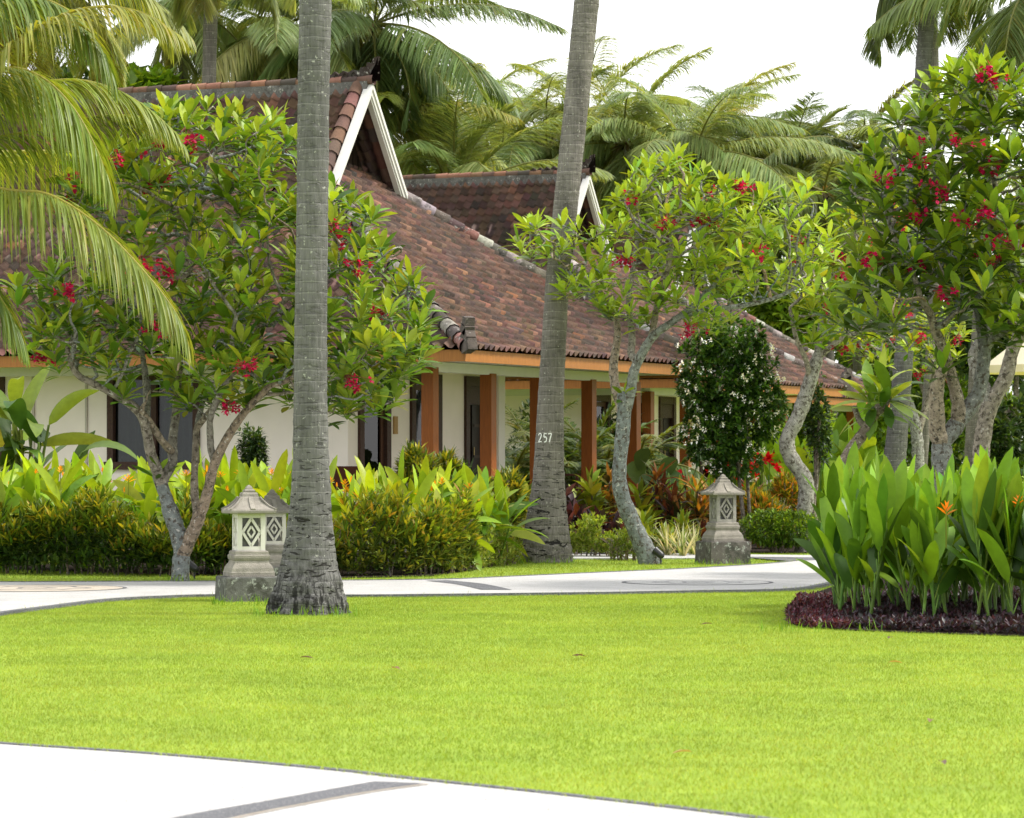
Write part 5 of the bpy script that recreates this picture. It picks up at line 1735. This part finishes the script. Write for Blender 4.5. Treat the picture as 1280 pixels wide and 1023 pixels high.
def hedge(label, line, depth, h, n, pal, wts, leaf=.16, lw=.032, k=9, stems=40, base=.12, name='croton_hedge', low_pal=None, prof='lance', group=None, upright=.9, top_noise=.2):
    """row of shrubs along a ground line; each shoot carries a tuft of leaves"""
    line = smooth_line(np.array(line), 6)
    d = np.concatenate([[0], np.cumsum(np.linalg.norm(np.diff(line, axis=0), axis=1))])
    c = line.mean(0)
    t = thing(name, label, 'hedge', tuple(c), group)
    def at(s, off):
        p = np.stack([np.interp(s, d, line[:, i]) for i in range(3)], 1)
        return p + np.stack([np.zeros_like(off), off, np.zeros_like(off)], 1)
    s = rng.uniform(0, d[-1], stems)
    g = at(s, rng.uniform(.05, depth, stems))
    m = Mesh()
    for q in g:
        if n > 500: m = Mesh()
        tube(m, [q, q + [rng.normal(0, .05), rng.normal(0, .04), h * .5], q + [rng.normal(0, .11), rng.normal(0, .06), h * .92]], [.012, .009, .006], 5, jitter((.20, .16, .12), 1)[0])
        if n > 500: m.build('stem', BARK, t, c)
    if n > 500: m = Mesh()
    nb = max(3, int(d[-1] / .34))
    bi_ = rng.integers(0, nb, n)
    bh = rng.uniform(1 - 2 * top_noise, 1 + 2 * top_noise, nb)
    s = np.clip((bi_ + .5) * d[-1] / nb + rng.normal(0, .14, n), 0, d[-1])
    f = rng.uniform(0, 1, n) ** .75
    hh = h * (bh[bi_] + rng.normal(0, .07, n))
    z = base + f * (hh - base)
    off = np.where(rng.uniform(0, 1, n) < .6, rng.uniform(-.06, .12, n), rng.uniform(0, depth, n))
    off = np.where(f > .85, rng.uniform(-.05, depth, n), off) + (1 - f) * .06
    p = at(s, off) + np.stack([np.zeros(n), np.zeros(n), z], 1)
    ax = np.stack([rng.normal(0, .4, n), rng.normal(-.35, .3, n), np.full(n, upright)], 1)
    hi_ = f > .52
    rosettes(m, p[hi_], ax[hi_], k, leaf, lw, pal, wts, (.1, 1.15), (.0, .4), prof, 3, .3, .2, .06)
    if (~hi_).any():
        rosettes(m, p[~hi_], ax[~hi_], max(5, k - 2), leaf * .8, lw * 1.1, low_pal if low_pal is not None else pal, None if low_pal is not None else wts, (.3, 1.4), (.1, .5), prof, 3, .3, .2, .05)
    m.build('foliage', LEAF, t, c)
    return t


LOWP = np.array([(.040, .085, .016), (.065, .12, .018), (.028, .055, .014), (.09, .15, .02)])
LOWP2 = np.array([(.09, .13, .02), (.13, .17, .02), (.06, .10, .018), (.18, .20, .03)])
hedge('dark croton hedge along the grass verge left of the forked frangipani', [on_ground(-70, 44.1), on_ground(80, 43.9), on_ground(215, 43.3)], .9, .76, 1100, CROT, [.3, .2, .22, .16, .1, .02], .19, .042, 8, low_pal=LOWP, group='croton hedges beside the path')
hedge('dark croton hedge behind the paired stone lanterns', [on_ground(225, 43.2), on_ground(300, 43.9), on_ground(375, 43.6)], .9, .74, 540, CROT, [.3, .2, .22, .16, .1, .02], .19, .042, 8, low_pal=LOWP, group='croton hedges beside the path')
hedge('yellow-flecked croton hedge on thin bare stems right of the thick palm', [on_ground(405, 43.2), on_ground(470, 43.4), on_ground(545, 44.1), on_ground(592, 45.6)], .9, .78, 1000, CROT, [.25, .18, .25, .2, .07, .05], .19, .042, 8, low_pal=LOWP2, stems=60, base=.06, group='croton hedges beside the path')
PALE = np.array([(.26, .33, .06), (.20, .28, .04), (.34, .38, .10), (.14, .2, .03)])
hedge('low pale green clipped hedge curving to the foot of the numbered palm', [on_ground(588, 46.0), on_ground(615, 47.0), on_ground(652, 48.6)], .5, .42, 480, PALE, None, .085, .034, 6, 26, .03, 'low_hedge', prof='round')
hedge('low pale green hedge just right of the numbered palm trunk', [on_ground(708, 52.2), on_ground(740, 51.8), on_ground(776, 51.6)], .8, .46, 480, PALE * [.95, 1, .7], None, .085, .036, 6, 20, .10, 'low_hedge', prof='round')
hedge('wispy low green shrub at the foot of the leaning frangipani', [on_ground(764, 50.6), on_ground(783, 50.2), on_ground(803, 50.0)], .4, .36, 260, np.array([(.13, .19, .02), (.18, .24, .03), (.09, .14, .018)]), None, .07, .02, 6, 30, .03, 'low_shrub', group=None)
# clipped round bush right of the lone lantern
g = on_ground(975, 54.5)
t = thing('round_bush', 'round clipped green bush right of the lone stone lantern', 'bush', tuple(g))
m = Mesh()
for i in range(16):
    a = rng.uniform(0, 6.28)
    tube(m, [g + [.12 * math.cos(a), .12 * math.sin(a), 0], g + [.45 * math.cos(a), .35 * math.sin(a), .45]], [.018, .008], 5, (.22, .18, .14))
m.build('stems', BARK, t, g)
m = Mesh()
for (dx, w, n) in ((-.2, .48, 420), (.22, .46, 420), (0, .55, 420)):
    p, a = blob_points(g + [dx, 0, .40], (w, .5, .30), n, .5, .15)
    rosettes(m, p, a, 6, .075, .034, [(.12, .21, .018), (.085, .16, .016), (.18, .28, .02), (.05, .1, .014)], None, (.3, 1.4), (.1, .4), 'round', 2, .2, .2)
m.build('foliage', LEAF, t, g)
# thin upright croton bushes before the veranda
CB = np.array([(.14, .20, .018), (.09, .14, .016), (.26, .28, .02), (.36, .32, .03), (.06, .10, .015)])
for (px, top, Y, hw, lab, n) in ((522, 555, 51.0, 30, 'green and yellow croton bush before the corner veranda post', 260), (556, 560, 51.6, 24, 'rounded croton bush right of the corner post bush', 200), (590, 605, 50.6, 26, 'low yellowish croton bush before the second veranda post', 150),
                                (630, 583, 51.5, 34, 'bushy yellow-tipped croton left of the numbered palm trunk', 240), (958, 612, 57, 36, 'yellow and orange croton bush behind the lone lantern and its round bush', 260), (985, 590, 59, 26, 'tall yellow croton bush beside the bent frangipani trunk', 200)):
    g = on_ground(px, Y)
    h = P(px, top, Y)[2]
    w = hw / F * Y
    t = thing('croton_bush', lab, 'bush', tuple(g), 'croton bushes')
    m = Mesh()
    for i in range(7):
        a = rng.uniform(0, 6.28)
        tube(m, [g, g + [.5 * w * math.cos(a), .4 * w * math.sin(a), h * .5], g + [w * .75 * math.cos(a), w * .6 * math.sin(a), h * .85]], [.016, .012, .007], 5, (.22, .18, .14))
    m.build('stems', BARK, t, g)
    m = Mesh()
    p, a = blob_points(g + [0, 0, h * .55], (w, w * .8, h * .44), n, .4, .25)
    pal = CB if px < 900 else np.array([(.20, .22, .02), (.40, .30, .025), (.13, .17, .018), (.45, .18, .03), (.09, .12, .016)])
    rosettes(m, p, a + [0, 0, .6], 9, .19, .038, pal, None, (.1, 1.2), (0, .5), 'strap', 3, .3, .2, .05)
    m.build('foliage', LEAF, t, g)


# ================================================================ rosette plants of the mixed bed
def rosette_plant(px, top, Y, L, W, pal, wts, k, label, name='cordyline', cat='plant', shoots=4, sp=.16, group='coloured foliage plants in the mixed bed', prof='lance', spread=(.25, 1.45), droop=(.1, .7), n=4):
    g = on_ground(px, Y)
    h = max(.25, P(px, top, Y)[2] - L * .55)
    t = thing(name, label, cat, tuple(g), group)
    m = Mesh()
    pts, axs = [], []
    for i in range(shoots):
        a = i * 2.4 + rng.uniform(0, .6)
        rr = sp * (i > 0) * rng.uniform(.7, 1.3)
        hh = h * (1 if i == 0 else rng.uniform(.45, .9))
        e = g + [rr * 1.3 * math.cos(a), rr * math.sin(a), hh]
        tube(m, [g + [rr * .4 * math.cos(a), rr * .4 * math.sin(a), -.02], e], [.02, .014], 6, (.16, .13, .10))
        for q in (1.0, .72, .46):
            if i and q < .5: continue
            pts.append(g + (e - g) * q); axs.append([.25 * math.cos(a), .25 * math.sin(a) - .1, 1])
    m.build('stem', BARK, t, g)
    m = Mesh()
    rosettes(m, pts, axs, k, L, W, pal, wts, spread, droop, prof, n, .25, .18, .10)
    m.build('leaf_rosette', LEAF, t, g)
    return t


PURP = np.array([(.035, .014, .022), (.022, .012, .018), (.055, .018, .022), (.03, .025, .022), (.10, .03, .02)])
GRYE = np.array([(.24, .30, .02), (.16, .22, .018), (.34, .35, .03), (.10, .14, .016)])
ORNG = np.array([(.20, .10, .02), (.10, .12, .018), (.38, .17, .025), (.06, .05, .018), (.26, .22, .03)])
DRED = np.array([(.07, .022, .018), (.035, .03, .018), (.14, .045, .02), (.05, .06, .018), (.20, .10, .025)])
for row in (
    (704, 605, 55.0, .42, .13, PURP, None, 11, 'dark purple cordyline touching the right side of the numbered palm trunk', 'lance'),
    (722, 628, 53.6, .42, .14, PURP, None, 11, 'dark purple cordyline low beside the pale low hedge', 'lance'),
    (750, 636, 53.6, .42, .13, PURP, None, 11, 'dark purple cordyline below the yellow-green croton', 'lance'),
    (772, 646, 53.2, .38, .12, PURP, None, 10, 'dark purple cordyline left of the leaning frangipani trunk', 'lance'),
    (700, 640, 53.4, .36, .12, PURP, None, 10, 'low dark purple cordyline in the shade behind the palm foot', 'lance'),
    (738, 588, 56.4, .46, .14, GRYE, None, 11, 'yellow-green broad croton rising above the dark cordylines', 'lance'),
    (762, 585, 58.0, .40, .11, ORNG, None, 11, 'orange-bronze croton before the middle veranda post', 'lance'),
    (800, 600, 56.2, .42, .15, GRYE, [.2, .4, .1, .3], 10, 'broad green croton just right of the leaning frangipani trunk', 'lance'),
    (806, 636, 53.6, .36, .10, GRYE, None, 11, 'yellow croton low behind the leaning frangipani trunk', 'lance'),
    (822, 578, 58.4, .46, .09, DRED, None, 14, 'dark red cordyline before the second bungalow corner post', 'strap'),
    (842, 608, 56.2, .46, .09, DRED, None, 14, 'dark red and green cordyline left of the orange-striped croton', 'strap'),
    (872, 592, 57.0, .46, .085, ORNG, [.3, .2, .3, .1, .1], 14, 'orange-striped croton directly behind the lone lantern roof', 'strap'),
    (890, 600, 58.4, .44, .085, ORNG, [.3, .2, .3, .1, .1], 13, 'bronze croton under the white-flowering shrub', 'strap'),
    (852, 640, 54.0, .34, .07, GRYE, None, 12, 'low yellow croton left of the lone lantern', 'lance'),
    (830, 655, 53.0, .32, .07, GRYE, None, 12, 'lowest yellow-green croton beside the striped grass tufts', 'lance'),
    (880, 650, 54.6, .32, .08, DRED, None, 11, 'dark bronze croton half hidden by the lone lantern', 'lance'),
    (935, 600, 58.2, .44, .09, ORNG, [.3, .2, .2, .1, .2], 12, 'orange croton right of the lone lantern, under the red cannas', 'strap'),
    (660, 600, 55.5, .40, .10, GRYE, None, 11, 'green croton between the veranda post and the numbered palm trunk', 'lance'),
    (556, 655, 46.9, .34, .10, DRED, None, 10, 'dark red cordyline among the arching clump, left of the numbered palm', 'lance'),
):
    rosette_plant(*row[:9], prof=row[9])
rosette_plant(584, 578, 53.6, .46, .06, DEEP, None, 16, 'dark thin-leaved plant beside the carved veranda door', 'shade_plant', group=None, prof='strap')
# heart-leaved taro before the second bungalow door
for px, top, lab in ((804, 568, 'taro with dark heart-shaped leaf left of the second corner post'), (839, 562, 'taro with large dark heart-shaped leaf right of the second corner post')):
    g = on_ground(px, 60)
    t = thing('taro', lab, 'plant', tuple(g), 'taro plants')
    h = P(px, top, 60)[2]
    for i in range(4):
        e = g + [rng.normal(0, .18), rng.normal(0, .1), h * (1 - .14 * i)]
        m = Mesh(); tube(m, [g, (g + e) / 2 + [.03, 0, .05], e], [.022, .016, .01], 6, (.10, .15, .03)); m.build('stalk', STEM, t, g)
        m = Mesh()
        leaves(m, e + [0, -.02, .10], [[rng.normal(0, .25), -.45, -1]], .44, .36, .1, jitter((.055, .10, .022), 1)[0], n=8, fold=.12, prof='round')
        m.build('leaf', LEAF, t, g)
pl = scatter(row_poly(812, 858, 58.6, 59.4), 12, .10)
clump('upright pale green canna leaves between the two taro plants', 'canna_clump', pl, (.45, .75), .5, .12, np.array([(.15, .25, .06), (.11, .2, .04), (.22, .32, .08)]), None, (3, 4), 0, parts=False, spread=.5, thick=.012)
# red cannas
for px, Y, lab, k in ((942, 59.5, 'red-flowered canna clump right of the white-flowering shrub', 12), (1090, 88, 'distant red-flowered canna behind the pale palm trunk', 4), (880, 61, 'small red-flowered canna under the white-flowering shrub', 3)):
    pl = scatter(row_poly(px - 24, px + 24, Y, Y + 1.0), 12, .10)
    t = clump(lab, 'canna_clump', pl, (.6, .9), .5, .13, LIME, None, (4, 5), 0, parts=False, spread=.9, thick=.012)
    c = pl.mean(0)
    for i in range(k):
        m = Mesh()
        q = c + [rng.normal(0, .22), rng.normal(-.3, .2), rng.uniform(1.15, 1.55)]
        rosettes(m, q + rng.normal(0, .04, (3, 3)), rng.normal(0, .5, (3, 3)) + [0, -.4, .6], 6, .15, .08, [(.62, .012, .02), (.5, .01, .02)], None, (.3, 1.3), (.1, .5), 'round', 3, .2, .1)
        tube(m, [q - [0, 0, .5], q], .008, 5, (.12, .2, .03), False)
        m.build('flower', PETAL, t, c)
# striped grass tufts by the path
for px, Y, lab in ((836, 52.6, 'cream-striped grass tuft left of the lone lantern pedestal'), (853, 52.2, 'second cream-striped grass tuft nearer the lone lantern'), (868, 52.8, 'cream-striped grass tuft touching the lone lantern'), (1010, 56.5, 'cream-striped grass tuft right of the round bush'), (815, 53.4, 'cream-striped grass tuft nearest the leaning frangipani foot')):
    g = on_ground(px, Y)
    m = Mesh()
    k = 46
    a = rng.uniform(0, 6.28, k); tl = rng.uniform(.05, .9, k)
    leaves(m, np.repeat(g[None], k, 0) + rng.normal(0, .03, (k, 3)) * [1, 1, 0], np.stack([np.cos(a) * np.sin(tl), np.sin(a) * np.sin(tl), np.cos(tl)], 1), rng.uniform(.35, .62, k), .026, rng.uniform(.1, .6, k), pick([(.42, .43, .24), (.20, .27, .06), (.55, .55, .38)], k), n=4, prof='strap', fold=.3)
    m.build('striped_grass', LEAF, origin=g, label=lab, cat='plant', group='striped grass tufts')
# yellow low bed behind the tall leaves, far right
hedge('low yellow flowering hedge far behind the tall leaf bed', [on_ground(1040, 72), on_ground(1110, 73), on_ground(1200, 74), on_ground(1320, 74)], 1.5, .75, 700, np.array([(.36, .36, .03), (.18, .26, .02), (.42, .30, .03), (.10, .16, .018)]), None, .18, .05, 7, 30, .05, 'flowering_hedge')
hedge('dark red leafy border behind the far lantern', [on_ground(1100, 82), on_ground(1200, 83), on_ground(1330, 84)], 1.2, .9, 420, np.array([(.10, .03, .03), (.06, .10, .02), (.16, .03, .03), (.05, .08, .018)]), None, .2, .06, 7, 20, .05, 'flowering_hedge')

# purple ground cover along the front of the right-hand bed
def ground_cover(name, poly, n, pal, h, leaf):
    pl = scatter(poly, 0, 1) if False else None
    q = np.asarray(poly)[:, :2]
    lo, hi = q.min(0), q.max(0)
    p = lo + rng.uniform(0, 1, (n * 3, 2)) * (hi - lo)
    p = p[in_poly(p[:, 0], p[:, 1], q)][:n]
    z = h * rng.uniform(.15, 1, len(p)) * (.7 + .3 * np.sin(p[:, 0] * 9) * np.sin(p[:, 1] * 7 + 1))
    m = Mesh()
    rosettes(m, np.c_[p, z], np.c_[rng.normal(0, .4, len(p)), rng.normal(-.25, .4, len(p)), np.ones(len(p))], 6, leaf, leaf * .5, pal, None, (.4, 1.4), (.1, .5), 'round', 2, .2, .22, .02)
    m.build(name, LEAF, kind='stuff')


ground_cover('purple_ground_cover', [G(984, 768), G(986, 782), G(1010, 786), G(1060, 789), G(1075, 770), G(1040, 752), G(1000, 750)], 2600, np.array([(.060, .014, .028), (.09, .020, .040), (.036, .012, .022), (.14, .05, .07), (.045, .025, .03)]), .10, .05)
ground_cover('dark_ground_cover', [G(1050, 786), G(1140, 791), G(1290, 796), G(1480, 803), G(1480, 752), G(1140, 746), G(1050, 746)], 9000, np.array([(.032, .016, .026), (.022, .013, .020), (.055, .025, .04), (.03, .03, .03)]), .13, .07)

# ================================================================ feathery areca palms in the gap past the veranda wall
AP = np.array([(.07, .125, .018), (.05, .095, .016), (.11, .17, .022), (.20, .21, .04)])  # greens darkened, so the deep shade of the gap is in the colour
for i, (px, Y, top, n, lab) in enumerate(((648, 66.5, 500, 13, 'areca palm in the open gap just past the cream wall end'), (694, 68.0, 505, 13, 'areca palm behind the numbered palm trunk'), (722, 66.5, 520, 12, 'areca palm between numbered trunk and middle veranda post'),
                                          (765, 67.5, 510, 13, 'areca palm behind the leaning frangipani trunk'), (806, 67.0, 490, 12, 'areca palm with yellowing fronds beside the second bungalow corner'), (670, 70.0, 470, 13, 'tall areca palm deepest in the gap between bungalows'), (745, 71.0, 472, 13, 'tall areca palm deep in the gap behind the middle post'))):
    g = on_ground(px, Y)
    t = thing('areca_palm', lab, 'palm', tuple(g), 'areca palms between the bungalows')
    topz = P(px, top, Y)[2]
    m = Mesh()
    heads = []
    for q in range(3):
        a = q * 2.1 + rng.uniform(0, 1)
        e = g + [.35 * math.cos(a), .3 * math.sin(a), topz * (.35 + .2 * q) * .62]
        m = Mesh()
        tube(m, [g + [.1 * math.cos(a), .1 * math.sin(a), 0], e], [.05, .035], 8, (.22, .20, .08))
        m.build('stem', STEM, t, g)
        heads.append(e)
    m = Mesh()
    for e in heads:
        crown(m, e, n, 1.9, .5, 42, .045, (0, 0), -.5, 1.45, 3, .6, AP, [.35, .35, .2, .1])
    m.build('fronds', FERN, t, g)


# solid green wall of trees closing the garden far behind: reads as one mass
m = Mesh()
for i in range(15):
    px = 800 + i * 62 + rng.normal(0, 14)
    Yb = rng.uniform(128, 142)
    top = rng.uniform(300, 400)
    zt = P(px, top, Yb)[2]
    p, a = blob_points(on_ground(px, Yb) + [0, 0, zt * .5], (2.4, 2.0, zt * .52), 330, .45, .25)
    pal = (MID, DEEP, LIME * .8)[i % 3]
    rosettes(m, p, a, 6, .7, .3, pal, None, (.3, 1.5), (.1, .6), 'lance', 2, .2, .2)
m.build('far_woods', LEAF, kind='stuff')
